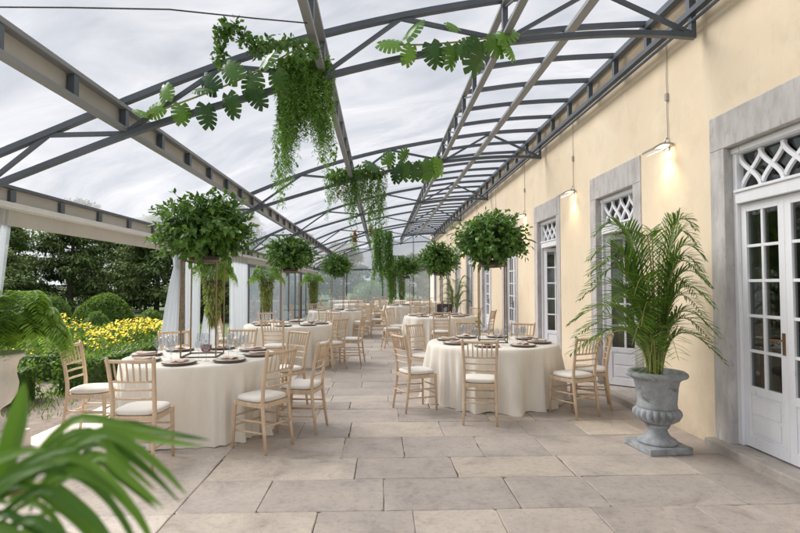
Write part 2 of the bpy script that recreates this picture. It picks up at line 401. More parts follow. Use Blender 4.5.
# ------------------------------------------------------------------ house
house = empty('house', 'long cream plastered house wall with stone framed french doors along the terrace', 'house', (WX, 14, 0))
def hb(mb, name, mat, parent=None, **k):
    o = mb.build(name, mat, None, **k)
    if parent is None: parent = house
    o.parent = parent
    return o
house.location = (0, 0, 0)
w = MB(); edges = []
yy = -3.0
for d in DOORS:
    w.bb(WX, WX + .42, yy, d - HI - .02, -.1, 4.63); edges.append((yy, d - HI)); yy = d + HI + .02
    w.bb(WX, WX + .42, d - HI - .02, d + HI + .02, 2.84, 4.63)
w.bb(WX, WX + .42, yy, 33, -.1, 4.63)
hb(w, 'wall', M['wall'])
w = MB(); w.bb(WX + 4.4, WX + 4.5, -3, 33, 0, 4.2); w.bb(WX + .42, WX + 4.5, -3, 33, 3.5, 3.6); w.bb(WX + .42, WX + 4.5, -3, 33, -.1, .08)
w.bb(WX + .42, WX + 4.5, -3.1, -3, 0, 3.6); w.bb(WX + .42, WX + 4.5, 33, 33.1, 0, 3.6)
w.bb(WX + .42, WX + 4.5, 5.5, 5.6, 0, 3.6); w.bb(WX + .42, WX + 4.5, 11.3, 11.4, 0, 3.6); w.bb(WX + .42, WX + 4.5, 20, 20.1, 0, 3.6)
hb(w, 'room', M['room'])

def door_local(open_deg):
    """returns list of (name, MB, mat, kwargs, children) in door-local coords; door at y=0, x=0 is the wall face"""
    out = []
    st = MB()
    for s in (-1, 1): st.bb(-.012, .30, s * HI, s * HO, .0, 2.80)
    st.bb(-.012, .30, -HO, HO, 2.80, 3.13)
    out.append(('stone_surround', st, M['stone_frame'], dict(bevel=.008), []))
    th = MB(); th.bb(-.11, .02, -HO - .02, HO + .02, -.05, .085); th.bb(.02, .45, -HI, HI, -.05, .082)
    out.append(('threshold', th, M['step'], dict(bevel=.012), []))
    fr = MB(); x0, x1 = .07, .17
    fr.bb(x0, x1, -HI, -HI + .055, .085, 2.80); fr.bb(x0, x1, HI - .055, HI, .085, 2.80); fr.bb(x0, x1, -HI + .055, HI - .055, 2.73, 2.80)
    fr.bb(x0 - .02, x1, -HI + .055, HI - .055, 2.27, 2.37); fr.bb(x0 - .035, x1, -HI + .055, HI - .055, 2.37, 2.395)
    fr.bb(x0 - .015, x0, -HI, HI, 2.74, 2.785)
    tr = MB(); nn = 4; zt, zb = 2.725, 2.40; W = (HI - .055) * 2; cw = W / nn
    for k in range(-1, nn + 1):
        for sg in (1, -1):
            pts = []
            for i in range(13):
                t = i / 12; f = (1 - math.cos(PI * t)) / 2
                yk = -W / 2 + k * cw + (f * cw if sg > 0 else cw - f * cw)
                if sg > 0: yk += cw / 2 * 0
                if -W / 2 - .001 <= yk <= W / 2 + .001: pts.append((.115 + .006 * sg, yk, zt + (zb - zt) * t))
            for a, b in zip(pts, pts[1:]): tr.beam(a, b, .036, .026, (1, 0, 0))
    tg = MB(); tg.bb(.138, .142, -W / 2, W / 2, 2.395, 2.73)
    out.append(('door_frame', fr, M['white_wood'], dict(bevel=.004), [('tracery', tr, M['white_wood'], {}), ('fanlight_glass', tg, M['pane'], {})]))
    return out
def leaf_local(w, h, side):
    """door leaf hinged at y=0 extending along +y*side, thickness along x, z from 0"""
    t0, t1 = -.02, .022; s = side
    f = MB()
    def b(x0, x1, a, c, z0, z1): f.bb(x0, x1, min(s * a, s * c), max(s * a, s * c), z0, z1)
    sw = .068; b(t0, t1, 0, sw, 0, h); b(t0, t1, w - sw, w, 0, h); b(t0, t1, sw, w - sw, 0, .10); b(t0, t1, sw, w - sw, .47, .54); b(t0, t1, sw, w - sw, h - .075, h)
    b(t0 + .012, t1 - .008, sw, w - sw, .10, .47)
    b(t0 + .002, t0 + .012, sw + .03, w - sw - .03, .13, .27); b(t0 + .002, t0 + .012, sw + .03, w - sw - .03, .30, .44)
    z0, z1 = .54, h - .075
    b(t0 + .004, t1 - .006, w / 2 - .014, w / 2 + .014, z0, z1)
    for i in range(1, 5):
        z = z0 + (z1 - z0) * i / 5; b(t0 + .004, t1 - .006, sw, w / 2 - .014, z - .013, z + .013); b(t0 + .004, t1 - .006, w / 2 + .014, w - sw, z - .013, z + .013)
    gl = MB(); gl.bb(.001, .005, min(s * sw, s * (w - sw)), max(s * sw, s * (w - sw)), z0, z1)
    hd = MB()
    if s < 0:
        hy = s * (w - .03); hd.bb(t0 - .006, t0, hy - .016, hy + .016, .86, 1.04); hd.tube([(t0 - .006, hy, .98), (t0 - .045, hy, .98), (t0 - .05, hy + .10, .975)], .009, 8)
    return f, gl, hd
for i, d in enumerate(DOORS):
    for (nm, mb, mat, kw, ch) in door_local(0):
        o = hb(mb, nm, mat, **kw); o.location = (WX, d, 0)
        for (n2, m2, mt2, k2) in ch:
            c = m2.build(n2, mt2, o, **k2)
    op = {2: 48, 3: 38, 6: 30}.get(i, 0)
    lw, lh = HI - .057, 2.17
    for side, hy, ang in ((-1, d + HI - .056, op), (1, d - HI + .056, 70 if op else 0)):
        f, gl, hd = leaf_local(lw, lh, side)
        o = f.build('door_leaf', M['white_wood'], house, bevel=.003); o.location = (WX + .12, hy, .095)
        o.rotation_euler.z = R(ang) if side < 0 else -R(ang)
        gl.build('pane', M['pane'], o)
        if hd.v: hd.build('handle', M['gold'], o)
# drapes seen behind the near doors
for i in (1, 2, 3):
    c = MB(); vs = []; n = 70
    y0 = DOORS[i] - .62
    for k in range(n):
        y_ = y0 + 1.24 * k / (n - 1); 
        if .42 < k / (n - 1) < .56: continue
        x_ = WX + .62 + .035 * math.sin(k * .95) + .012 * math.sin(k * 2.3)
        vs += [(x_, y_, .1), (x_, y_, 2.75)]
    m_ = len(vs) // 2
    c.add(vs, [(2 * k, 2 * k + 2, 2 * k + 3, 2 * k + 1) for k in range(m_ - 1) if abs(vs[2 * k + 2][1] - vs[2 * k][1]) < .1])
    hb(c, 'drape', M['drape_dark'], smooth=True)

# ------------------------------------------------------------------ pavilion (steel roof, posts, glazed end)
pav = empty('terrace_pavilion', 'slate grey steel and clear film pavilion roof leaning on the cream house wall', 'pavilion')
def curve(prof, n=26):
    x0, x1 = prof[0][0], prof[-1][0]; xs = [x0 + (x1 - x0) * i / n for i in range(n + 1)]
    raw = [lerp_prof(prof, x) for x in xs]
    for _ in range(3): raw = [raw[0]] + [(raw[i - 1] + 2 * raw[i] + raw[i + 1]) / 4 for i in range(1, n)] + [raw[-1]]
    return list(zip(xs, raw))
TC, BC = curve(TOP), curve(BOT)
def zt(x): return lerp_prof(TC, x)
def zb(x): return lerp_prof(BC, x)
nb = [-3.72, -2.42, -.56, 1.22, 3.1]; ntp = [-3.12, -1.5, .2, 2.12]
tr0 = None
for ty in TY:
    if tr0 is None:
        root_t = MB(); w_ = .065
        for a, b in zip(TC, TC[1:]): root_t.beam((a[0], 0, a[1]), (b[0] + .002, 0, b[1]), w_, .06)
        tr0 = root_t.build('truss', M['steel'], pav, bevel=.004); tr0.location.y = ty
        b_ = MB()
        for a, b in zip(BC, BC[1:]): b_.beam((a[0], 0, a[1]), (b[0] + .002, 0, b[1]), w_ - .004, .055)
        b_.build('bottom_chord', M['steel'], tr0, bevel=.004)
        for k in range(4):
            wb = MB(); wb.beam((nb[k], 0, zb(nb[k]) + .02), (ntp[k], 0, zt(ntp[k]) - .02), .036, .036); wb.build('web', M['steel'], tr0)
            wb = MB(); wb.beam((ntp[k], 0, zt(ntp[k]) - .02), (nb[k + 1], 0, zb(nb[k + 1]) + .02), .038, .038); wb.build('web', M['steel'], tr0)
        e = MB(); e.bb(3.075, 3.125, -.028, .028, 3.975, 4.60); e.build('end_post', M['steel'], tr0); e = MB(); e.bb(-3.77, -3.71, -.028, .028, 2.38, 2.70); e.build('end_post', M['steel'], tr0)
        trc = tree_of(tr0)
    else:
        c = copy_tree(tr0, trc, pav); c.location.y = ty
Y0, Y1 = -2.4, ENDY
step = 4.95 / 6
ys = [TY[1] + step * k for k in range(-8, 32) if Y0 < TY[1] + step * k < Y1]
for gx, kind in ((-2.42, 'L'), (-.56, 'M'), (1.22, 'R')):
    gm = MB(); za, zc = zt(gx), zb(gx)
    gm.bb(gx - .035, gx + .035, Y0, Y1, za - .08, za - .04); gm.bb(gx - .035, gx + .035, Y0, Y1, zc + .035, zc + .075)
    go = gm.build('girder', M['steel_light'], pav, bevel=.004)
    for y_ in ys: po = MB(); po.bb(gx - .025, gx + .025, y_ - .03, y_ + .035, zc + .075, za - .08); po.build('girder_post', M['steel'], go)
    if kind == 'R':
        for a, b in zip(ys, ys[1:]): po = MB(); po.beam((gx, a + .04, zc + .085), (gx, b - .04, za - .10), .02, .02); po.build('girder_brace', M['steel'], go)
    if kind == 'L':
        p_ = MB(); p_.bb(gx - .055, gx - .045, Y0, Y1, zc + .05, za - .05); p_.build('valance', M['cream_panel'], go)
# purlin and rungs
p_ = MB(); p_.bb(2.10, 2.20, Y0, Y1, zt(2.15) - .09, zt(2.15) - .04); p_.build('purlin', M['steel_light'], pav, bevel=.003)
for y_ in ys:
    if min(abs(y_ - t) for t in TY) < .1: continue
    r_ = MB()
    for a, b in zip(TC, TC[1:]):
        if a[0] >= 1.2: r_.beam((a[0], y_, a[1] - .005), (b[0], y_, b[1] - .005), .05, .055)
    r_.build('rafter', M['steel'], pav)
p_ = MB(); p_.bb(3.04, 3.11, Y0, Y1, 4.47, 4.54); p_.build('wall_plate', M['steel'], pav, bevel=.003)
p_ = MB(); p_.bb(3.05, 3.12, Y0, Y1, 4.20, 4.26); p_.tube([(3.085, Y0, 4.14), (3.085, Y1, 4.14)], .02, 8)
rl = p_.build('wall_rail', M['steel'], pav, bevel=.003)
for y_ in ys: p_ = MB(); p_.bb(3.055, 3.115, y_ - .03, y_ + .03, 4.26, 4.47); p_.build('rail_post', M['steel'], rl)
p_ = MB(); p_.bb(3.125, 3.195, Y0, Y1, 4.55, 4.60); p_.build('flashing', M['steel_light'], pav)
# film roof
f = MB(); nx = 30; ny = 60; X0, X1 = -3.85, 3.185; vs = []
for j in range(ny + 1):
    y_ = Y0 + (Y1 - Y0) * j / ny
    for i in range(nx + 1):
        x_ = X0 + (X1 - X0) * i / nx
        vs.append((x_, y_, zt(max(x_, -3.75)) + .045 if i else 2.53))
f.add(vs, [(j * (nx + 1) + i, j * (nx + 1) + i + 1, (j + 1) * (nx + 1) + i + 1, (j + 1) * (nx + 1) + i) for j in range(ny) for i in range(nx)])
f.build('roof_film', M['film'], pav, smooth=True)
# eave beam on garden side
EX = -3.74
b_ = MB(); b_.bb(EX - .09, EX + .03, Y0, Y1, 2.50, 2.535); eb = b_.build('eave_beam', M['steel'], pav, bevel=.003)
b_ = MB(); b_.bb(EX - .03, EX - .015, Y0, Y1, 2.36, 2.50); b_.build('valance', M['cream_panel'], eb)
for y_ in ys: b_ = MB(); b_.bb(EX - .012, EX + .02, y_ + .43 - .04, y_ + .43 + .04, 2.375, 2.485); b_.build('bracket', M['steel'], eb)
b_ = MB(); b_.bb(EX - .05, EX + .05, Y0, Y1, 2.30, 2.36); b_.bb(EX - .04, EX + .03, Y0, Y1, 2.29, 2.30); b_.build('curtain_rail', M['white_alu'], eb, bevel=.004)
b_ = MB(); b_.bb(EX - .03, EX + .0, Y0, Y1, 2.13, 2.29); b_.build('fascia', M['cream_panel'], eb)
for k, ty in enumerate(TY):
    p_ = MB()
    if k == 2:
        p_.tube([(EX, ty, -.05), (EX + .01, ty, .8), (EX - .005, ty, 1.6), (EX, ty, 2.13)], [.085, .08, .083, .08], 14); p_.build('post', M['moss_post'], pav, smooth=True)
    elif k == 4: p_.bb(EX - .07, EX + .07, ty - .07, ty + .07, -.05, 2.13); p_.build('post', M['white_alu'], pav, bevel=.005)
    else: p_.bb(EX - .05, EX + .05, ty - .05, ty + .05, -.05, 2.13); p_.build('post', M['steel'], pav, bevel=.005)
# glazed bays on garden side from the 3rd truss on
for a, b in zip(TY[3:], TY[4:] + [ENDY]):
    if b - a < .5: continue
    n = 3
    for k in range(n):
        ya = a + .05 + (b - a - .1) * k / n; yb_ = a + .05 + (b - a - .1) * (k + 1) / n
        fr = MB(); x0, x1 = EX - .025, EX + .025
        fr.bb(x0, x1, ya + .003, ya + .05, 0, 2.12); fr.bb(x0, x1, yb_ - .05, yb_ - .003, 0, 2.12); fr.bb(x0, x1, ya + .05, yb_ - .05, 0, .06); fr.bb(x0, x1, ya + .05, yb_ - .05, 2.06, 2.12)
        fo = fr.build('glazed_panel', M['steel'], pav)
        gl = MB(); gl.bb(EX - .004, EX + .004, ya + .05, yb_ - .05, .06, 2.06); gl.build('pane', M['tintglass'], fo)
# end wall
xs = [EX, -2.0, .15, 2.0, WX - .03]
for a, b in zip(xs, xs[1:]):
    fr = MB(); fr.bb(a - .022, a + .022, ENDY - .03, ENDY + .03, 0, zt(max(a, -3.74)) - .02); fr.bb(a + .03, b - .03, ENDY - .03, ENDY + .03, 2.42, 2.50); fr.bb(a + .03, b - .03, ENDY - .03, ENDY + .03, .0, .07)
    fo = fr.build('end_wall_frame', M['steel'], pav)
    gl = MB(); gl.bb(a + .03, b - .03, ENDY - .005, ENDY + .005, .07, 2.42); gl.build('pane', M['vinyl'], fo)
    gb = MB(); za, zb2 = zt(max(a, -3.74)) - .02, zt(min(b, 3.1)) - .02
    gb.add([(a + .03, ENDY, 2.5), (b - .03, ENDY, 2.5), (b - .03, ENDY, zb2), (a + .03, ENDY, za)], [(0, 1, 2, 3)]); gb.build('gable_film', M['film'], fo)

# ------------------------------------------------------------------ cables
c = MB(); c.tube([(-2.42, 3.2, 3.22), (-1.95, 3.3, 3.28), (-1.4, 3.45, 3.36), (-.9, 3.7, 3.44), (-.56, 3.95, 3.54)], .005, 6)
tag(c.build('electric_cable', M['black'], smooth=True), 'thin black electric cable slung across the roof towards the central hanging plant', 'cable')
c = MB(); c.tube([(1.15, 4.97, 3.92), (1.25, 4.8, 4.1), (1.38, 4.6, 4.25), (1.52, 4.3, 4.38)], .008, 6)
tag(c.build('electric_cable', M['black'], smooth=True), 'short black electric cable rising from the right end of the monstera garland', 'cable')

# ------------------------------------------------------------------ wall lamps
def make_lamp():
    root = empty('wall_lamp', '', 'lamp')
    h = MB()
    # curved shallow shade, tilted away from the wall
    n = 10; W = .26; prof = []
    for i in range(n + 1):
        t = i / n; prof.append((-.01 - .23 * t, .012 + .05 * math.sin(PI * t * .8) - .085 * t))
    vs = []
    for (x_, z_) in prof:
        for yy_ in (-1, 1):
            vs += [(x_, yy_ * W / 2 * (.75 + .25 * math.sin(PI * min(1, .2 + (-x_) * 2))), z_), (x_, yy_ * W / 2 * (.75 + .25 * math.sin(PI * min(1, .2 + (-x_) * 2))), z_ - .022)]
    fs = []
    for i in range(n):
        a, b = i * 4, i * 4 + 4
        fs += [(a, b, b + 2, a + 2), (a + 1, a + 3, b + 3, b + 1), (a, a + 1, b + 1, b), (a + 2, b + 2, b + 3, a + 3)]
    fs += [(0, 2, 3, 1), (n * 4, n * 4 + 1, n * 4 + 3, n * 4 + 2)]
    h.add(vs, fs); h.build('shade', M['lampgrey'], root, smooth=False)
    l = MB()
    l.add([(-.04, -.085, -.016), (-.04, .085, -.016), (-.21, .085, -.088), (-.21, -.085, -.088)], [(0, 1, 2, 3)])
    l.build('lens', M['lit'], root)
    br = MB(); br.tube([(-.03, 0, .02), (-.045, .0, .06), (-.03, .0, .10), (-.008, 0, .09)], .008, 8); br.bb(-.02, 0, -.03, .03, -.04, .05); br.build('bracket', M['lampgrey'], root)
    cd = MB(); pts = [(-.012, 0, .10)]
    z = .10
    while z < 1.15: z += .13; pts.append((-.012, rnd.uniform(-.008, .008), z))
    cd.tube(pts, .005, 6); cd.bb(-.03, 0, -.018, .018, .52, .60); cd.build('conduit', M['stone_frame'], root)
    return root
lamp0 = make_lamp(); lch = tree_of(lamp0)
lamp_lbl = ['grey metal wall lamp glowing between the nearest door and the big urn palm', 'second glowing grey wall lamp, left of the door behind the urn palm', 'third glowing grey wall lamp, just above the leafy ball of the nearest right table', 'fourth wall lamp from the camera on the cream wall', 'fifth wall lamp from the camera on the cream wall', 'sixth and farthest wall lamp on the cream wall']
for i, y_ in enumerate([5.60, 8.42, 11.3, 14.17, 17.03, 19.9]):
    o = lamp0 if i == 0 else copy_tree(lamp0, lch)
    o.location = (WX, y_, 3.06); tag(o, lamp_lbl[i], 'lamp', 'wall lamps on the cream wall')
    ld = bpy.data.lights.new('lamp_light', 'SPOT'); ld.energy = 3.2; ld.color = (1, .70, .38); ld.spot_size = R(100); ld.spot_blend = .9; ld.shadow_soft_size = .04
    lo = bpy.data.objects.new('lamp_light', ld); col.objects.link(lo); lo.parent = o; lo.location = (-.13, 0, -.10)
    dd = Vector((.32, .0, -1)); lo.rotation_euler = dd.to_track_quat('-Z', 'Y').to_euler()

# ------------------------------------------------------------------ chair
def make_chair():
    root = empty('chiavari_chair', '', 'chair')
    W = M['chair_wood']
    # local: front is +y, back is -y ; seat centre at origin
    for s in (-1, 1):
        m = MB(); m.tube([(s * .180, .185, 0), (s * .176, .18, .22), (s * .172, .172, .42), (s * .172, .172, .445)], [.0125, .0165, .019, .019], 10); m.build('front_leg', W, root, smooth=True)
        m = MB(); m.tube([(s * .182, -.235, 0), (s * .176, -.205, .22), (s * .172, -.18, .43), (s * .172, -.183, .55), (s * .176, -.205, .70), (s * .185, -.238, .86), (s * .190, -.252, .915), (s * .193, -.26, .94)], [.0125, .017, .0185, .018, .0175, .017, .018, .008], 10); m.build('back_post', W, root, smooth=True)
    m = MB()
    for z, hh in ((.425, .045),):
        m.beam((-.172, .172, z), (.172, .172, z), .03, hh); m.beam((-.172, -.178, z), (.172, -.178, z), .03, hh); m.beam((-.172, -.178, z), (-.172, .172, z), .03, hh); m.beam((.172, -.178, z), (.172, .172, z), .03, hh)
    m.bb(-.165, .165, -.17, .165, .437, .447)
    m.build('seat_frame', W, root, bevel=.006)
    m = MB()
    def rail(z, y0, bow, r, w=.176):
        m.tube([(-w + 2 * w * i / 8, y0 - bow * math.sin(PI * i / 8), z) for i in range(9)], r, 8)
    rail(.905, -.250, .020, .0155, .188); rail(.735, -.213, .018, .0105); rail(.665, -.200, .018, .0100); rail(.590, -.189, .016, .0105)
    for i in range(6):
        x_ = -.125 + .05 * i; t = (x_ + .18) / .36; bw = .019 * math.sin(PI * t)
        m.tube([(x_, -.213 - bw, .735), (x_ * 1.03, -.231 - bw, .82), (x_ * 1.06, -.250 - bw, .905)], [.0062, .0085, .0062], 6)
    m.build('backrest', W, root, smooth=True)
    m = MB()
    for s in (-1, 1):
        for z in (.17, .27): m.tube([(s * .178, .18, z), (s * .178, -.205, z + .01)], .0095, 8)
    for z in (.21, .30): m.tube([(-.175, .18, z), (.175, .18, z)], .0095, 8)
    m.tube([(-.176, -.21, .24), (.176, -.21, .24)], .0095, 8)
    m.build('stretchers', W, root, smooth=True)
    # cushion: rounded square pad
    m = MB(); n = 28; prof = [(.0, .448), (.85, .448), (.97, .455), (1.0, .468), (.985, .482), (.93, .492), (.7, .500), (.35, .504), (0, .505)]
    def sq(a): return (abs(math.cos(a)) ** 4 + abs(math.sin(a)) ** 4) ** -.25
    vs = []; fs = []
    for (r_, z_) in prof:
        for k in range(n):
            a = 2 * PI * k / n; vs.append((.192 * r_ * sq(a) * math.cos(a), -.005 + .190 * r_ * sq(a) * math.sin(a), z_))
    for i in range(len(prof) - 1):
        for k in range(n): fs.append((i * n + k, i * n + (k + 1) % n, (i + 1) * n + (k + 1) % n, (i + 1) * n + k))
    m.add(vs, fs); m.build('cushion', M['cushion'], root, smooth=True)
    return root
chair0 = make_chair(); cch = tree_of(chair0); used = [False]
def chair(x, y, face, label, group):
    o = chair0 if not used[0] else copy_tree(chair0, cch); used[0] = True
    o.location = (x, y, .001); o.rotation_euler.z = face - PI / 2; label = ' '.join(label.split()[:16])
    tag(o, label, 'chair', group); return o

# ------------------------------------------------------------------ table ware
def mk(name, mb, mat, **k): return mb.build(name, mat, **k)
def make_plate():
    m = MB(); m.lathe([(0, 0), (.10, 0), (.15, .008), (.165, .014), (.163, .017), (.148, .012), (.10, .005), (0, .005)], 28)
    o = m.build('charger_plate', M['charger'], smooth=True)
    m = MB(); m.lathe([(0, .010), (.08, .010), (.142, .020), (.150, .025), (.148, .028), (.13, .024), (.08, .016), (0, .016)], 28); m.build('dinner_plate', M['china'], o, smooth=True)
    return o
def make_napkin():
    m = MB(); vs = []; n = 8
    for j in range(4):
        for i in range(n + 1):
            u = i / n; vs.append((-.045 + .03 * j + .004 * math.sin(7 * u), -.10 + .20 * u, .006 + .016 * math.sin(PI * (j + .5) / 4) + .006 * math.sin(5 * u + j)))
    k = n + 1; m.add(vs, [(j * k + i, (j + 1) * k + i, (j + 1) * k + i + 1, j * k + i + 1) for j in range(3) for i in range(n)])
    m.bb(-.046, .046, -.10, .10, .0, .006)
    return m.build('napkin', M['napkin'], smooth=False)
def make_glass(h=.21, r=.036):
    m = MB(); m.lathe([(.033, 0), (.032, .002), (.006, .006), (.004, .012), (.004, h * .42), (.012, h * .46), (r * .85, h * .58), (r, h * .72), (r * .9, h * .9), (r * .8, h), (r * .8 - .001, h), (r * .9 - .0015, h * .9), (r - .002, h * .72), (r * .82, h * .585), (.008, h * .475), (0, h * .47)], 16)
    return m.build('wine_glass', M['wineglass'], smooth=True)
plate0, napkin0, glass0 = make_plate(), make_napkin(), make_glass()
pch = tree_of(plate0); first = {'p': True, 'n': True, 'g': True}
def put(key, o, ch, loc, rz):
    c = o if first[key] else copy_tree(o, ch); first[key] = False
    c.location = loc; c.rotation_euler.z = rz; return c

# centrepiece stand: square frame of four slim rods
def make_stand():
    root = empty('flower_stand', '', 'stand')
    a = .18; h = 1.02
    for sx, sy in ((-1, -1), (1, -1), (1, 1), (-1, 1)):
        m = MB(); m.bb(sx * a - .0065, sx * a + .0065, sy * a - .0065, sy * a + .0065, .012, h); m.build('rod', M['gold'], root)
    for nm, z, mt in (('base_frame', .006, 'bronze'), ('top_frame', h + .006, 'gold')):
        m = MB()
        for s in (-1, 1):
            m.bb(-a - .006, a + .006, s * a - .006, s * a + .006, z - .006, z + .006); m.bb(s * a - .006, s * a + .006, -a + .006, a - .006, z - .006, z + .006)
        m.build(nm, M[mt], root)
    m = MB(); m.lathe([(0, h - .02), (.11, h - .015), (.15, h + .03), (.16, h + .08), (0, h + .07)], 16); m.build('bowl', M['bronze'], root, smooth=True)
    return root
def leaf_ball(seed, n=6000, A=.55, C=.41):
    r = random.Random(seed); m = MB()
    # sprigs radiating from the centre: each a short twig with leaves in the outer shell
    for k in range(n // 13):
        d = sph(r).normalized()
        if d.z < -.75 and r.random() < .5: continue
        lump = 1 + .10 * math.sin(3 * d.x + 2 * seed) + .10 * math.sin(5 * d.y + seed) + .08 * math.sin(7 * d.z + 3 * d.x)
        L = r.uniform(.70, 1.06) * lump * (1 if d.z > -.5 else .9)
        if r.random() < .10: L *= r.uniform(1.1, 1.3)
        tip = Vector((d.x * A * L, d.y * A * L, d.z * C * L)); base = tip * r.uniform(.35, .6)
        bend = Vector((r.uniform(-.05, .05), r.uniform(-.05, .05), r.uniform(-.07, .03)))
        clump = r.uniform(0, .5)
        for i in range(13):
            t = (i + .6) / 13; p = base.lerp(tip, t) + bend * t * t
            dd = (d * r.uniform(.2, .9) + sph(r) * .9); dd.z -= .15
            m.tint = min(1, max(0, clump + r.uniform(-.1, .45)))
            m.leaf(p, dd, Vector((0, 0, 1)) * .6 + d + sph(r) * .5, r.uniform(.05, .088), r.uniform(.028, .048), .2, r.uniform(0, .2))
    # inner mass
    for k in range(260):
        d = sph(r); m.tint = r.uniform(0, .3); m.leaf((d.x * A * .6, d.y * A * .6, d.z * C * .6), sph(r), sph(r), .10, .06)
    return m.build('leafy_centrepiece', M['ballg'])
balls = [leaf_ball(s) for s in (1, 2, 3)]; ball_used = [False] * 3
stand0 = make_stand(); sch = tree_of(stand0); st_used = [False]

def tablecloth(R0, seed, H=.76):
    r = random.Random(seed); m = MB(); n = 180; vs = []
    ph = [r.uniform(0, 6.28) for _ in range(6)]; ks = [r.choice([14, 16, 18]), r.choice([22, 24, 27]), r.choice([7, 9, 10]), 37]
    rows = [(0, 0), (.5, 0), (.93, 0), (.985, -.003), (1.0, -.014)] + [(None, t) for t in (.04, .09, .16, .25, .36, .48, .6, .72, .84, .94, 1.0)]
    for q, z in rows:
        for k in range(n):
            a = 2 * PI * k / n
            if q is not None: vs.append((R0 * q * math.cos(a), R0 * q * math.sin(a), H + z)); continue
            t = z
            warp = a + .10 * math.sin(3 * a + ph[4]) + .05 * math.sin(5 * a + ph[5])
            f = .55 * (1 - 2 * abs(math.sin(ks[0] * .5 * warp + ph[0])) ** .8) + .35 * (1 - 2 * abs(math.sin(round(ks[1] / 2) * warp + ph[1]))) + .3 * math.sin(ks[2] * a + ph[2]) + .10 * math.sin(ks[3] * a + ph[3])
            f = f if f < 0 else f * 1.25
            amp = .080 * min(1, t * 1.7) ** .9
            rr = R0 + .008 + .035 * t ** .8 + amp * f + (.03 * max(0, t - .9) * 10 * max(0, f) if t > .9 else 0)
            zz = H - .016 - (H - .020) * t + (.006 * math.sin(ks[0] * warp + ph[0]) if t == 1 else 0)
            vs.append((rr * math.cos(a), rr * math.sin(a), max(.003, zz)))
    fs = [(i * n + k, i * n + (k + 1) % n, (i + 1) * n + (k + 1) % n, (i + 1) * n + k) for i in range(len(rows) - 1) for k in range(n)]
    m.add([(0, 0, 0)] * 0, []); m.add(vs, fs)
    return m.build('tablecloth', M['cloth'], smooth=True)
def round_table(loc, label):
    root = empty('round_table', label, 'table', loc, 0, 'round tables under ivory cloths')
    m = MB(); m.lathe([(0, .72), (.76, .72), (.765, .735), (.76, .748), (0, .748)], 40); m.build('tabletop', M['chair_wood'], root)
    for k in range(4):
        a = PI / 4 + k * PI / 2; m = MB(); m.tube([(.55 * math.cos(a), .55 * math.sin(a), 0), (.5 * math.cos(a), .5 * math.sin(a), .72)], .02, 8); m.build('leg', M['bronze'], root)
    return root

TABLES = [
 # x, y, name, detail(0-3), ball, chairs [(angle, r, twist, text)]
 (-1.93, 5.78, 'nearest left table', 3, 0, [(-95, 1.18, 4, 'in front, back to the camera'), (196, 1.03, -14, 'at its garden side, seen in profile'), (-42, 1.08, 10, 'at its front right, angled'), (-8, 1.10, -4, 'at its aisle side, pulled out in profile'), (52, 1.16, 0, 'at its back right, half hidden'), (122, 1.16, 5, 'at its back left, half hidden'), (88, 1.2, 0, 'directly behind it')]),
 (1.53, 7.05, 'nearest right table', 3, 1, [(-109, 1.21, 8, 'in front, back to the camera'), (-152, 1.22, -5, 'at its front left, seat turned to the aisle'), (-50, 1.18, -14, 'at its front right, turned in profile'), (-24, 1.24, 6, 'at its wall side, behind another'), (136, 1.14, 0, 'at its back left'), (58, 1.16, 0, 'at its back right'), (94, 1.18, 0, 'directly behind it')]),
 (-1.78, 10.4, 'second left table', 2, 2, [(-92, 1.2, 0, 'in front, back to the camera'), (-42, 1.18, 4, 'at its front right'), (-4, 1.22, -6, 'at its aisle side'), (58, 1.16, 0, 'at its back right'), (120, 1.16, 0, 'at its back left'), (182, 1.16, 0, 'at its garden side')]),
 (1.48, 13.0, 'second right table', 2, 0, [(-168, 1.2, 0, 'on the aisle side'), (-95, 1.18, 5, 'at its front'), (-30, 1.16, 0, 'at its wall side'), (40, 1.18, 0, 'at its back right'), (100, 1.16, 0, 'at its back'), (150, 1.16, 0, 'at its back left')]),
 (-1.3, 16.0, 'third left table', 1, 1, [(-100, 1.16, 0, 'at its front'), (-48, 1.16, 0, 'at its front right'), (-2, 1.22, 0, 'at its aisle side, pulled out'), (62, 1.16, 0, 'at its back right'), (130, 1.16, 0, 'at its back left'), (185, 1.16, 0, 'at its garden side')]),
 (1.0, 19.8, 'third right table', 1, 2, [(-160, 1.16, 0, 'at its aisle side'), (-80, 1.16, 0, 'at its front'), (-20, 1.16, 0, 'at its wall side'), (50, 1.16, 0, 'at its back right'), (130, 1.16, 0, 'at its back left')]),
 (-1.0, 21.2, 'fourth left table', 0, None, [(-90, 1.16, 0, 'at its front'), (-10, 1.16, 0, 'at its aisle side'), (80, 1.16, 0, 'at its back'), (180, 1.16, 0, 'at its garden side')]),
 (-1.7, 26.0, 'far left table by the end glazing', 0, None, [(-70, 1.16, 0, 'at its front'), (10, 1.16, 0, 'at its aisle side'), (100, 1.16, 0, 'at its back')]),
 (2.05, 24.0, 'far right table by the wall', 0, None, [(-110, 1.16, 0, 'at its front'), (180, 1.16, 0, 'at its aisle side'), (70, 1.16, 0, 'at its back')]),
 (.55, 26.2, 'farthest aisle table', 0, 0, [(-120, 1.16, 0, 'at its front left'), (-50, 1.16, 0, 'at its front right'), (100, 1.16, 0, 'at its back')]),
]
DESC = {0: 'white linen', 1: 'ivory linen'}
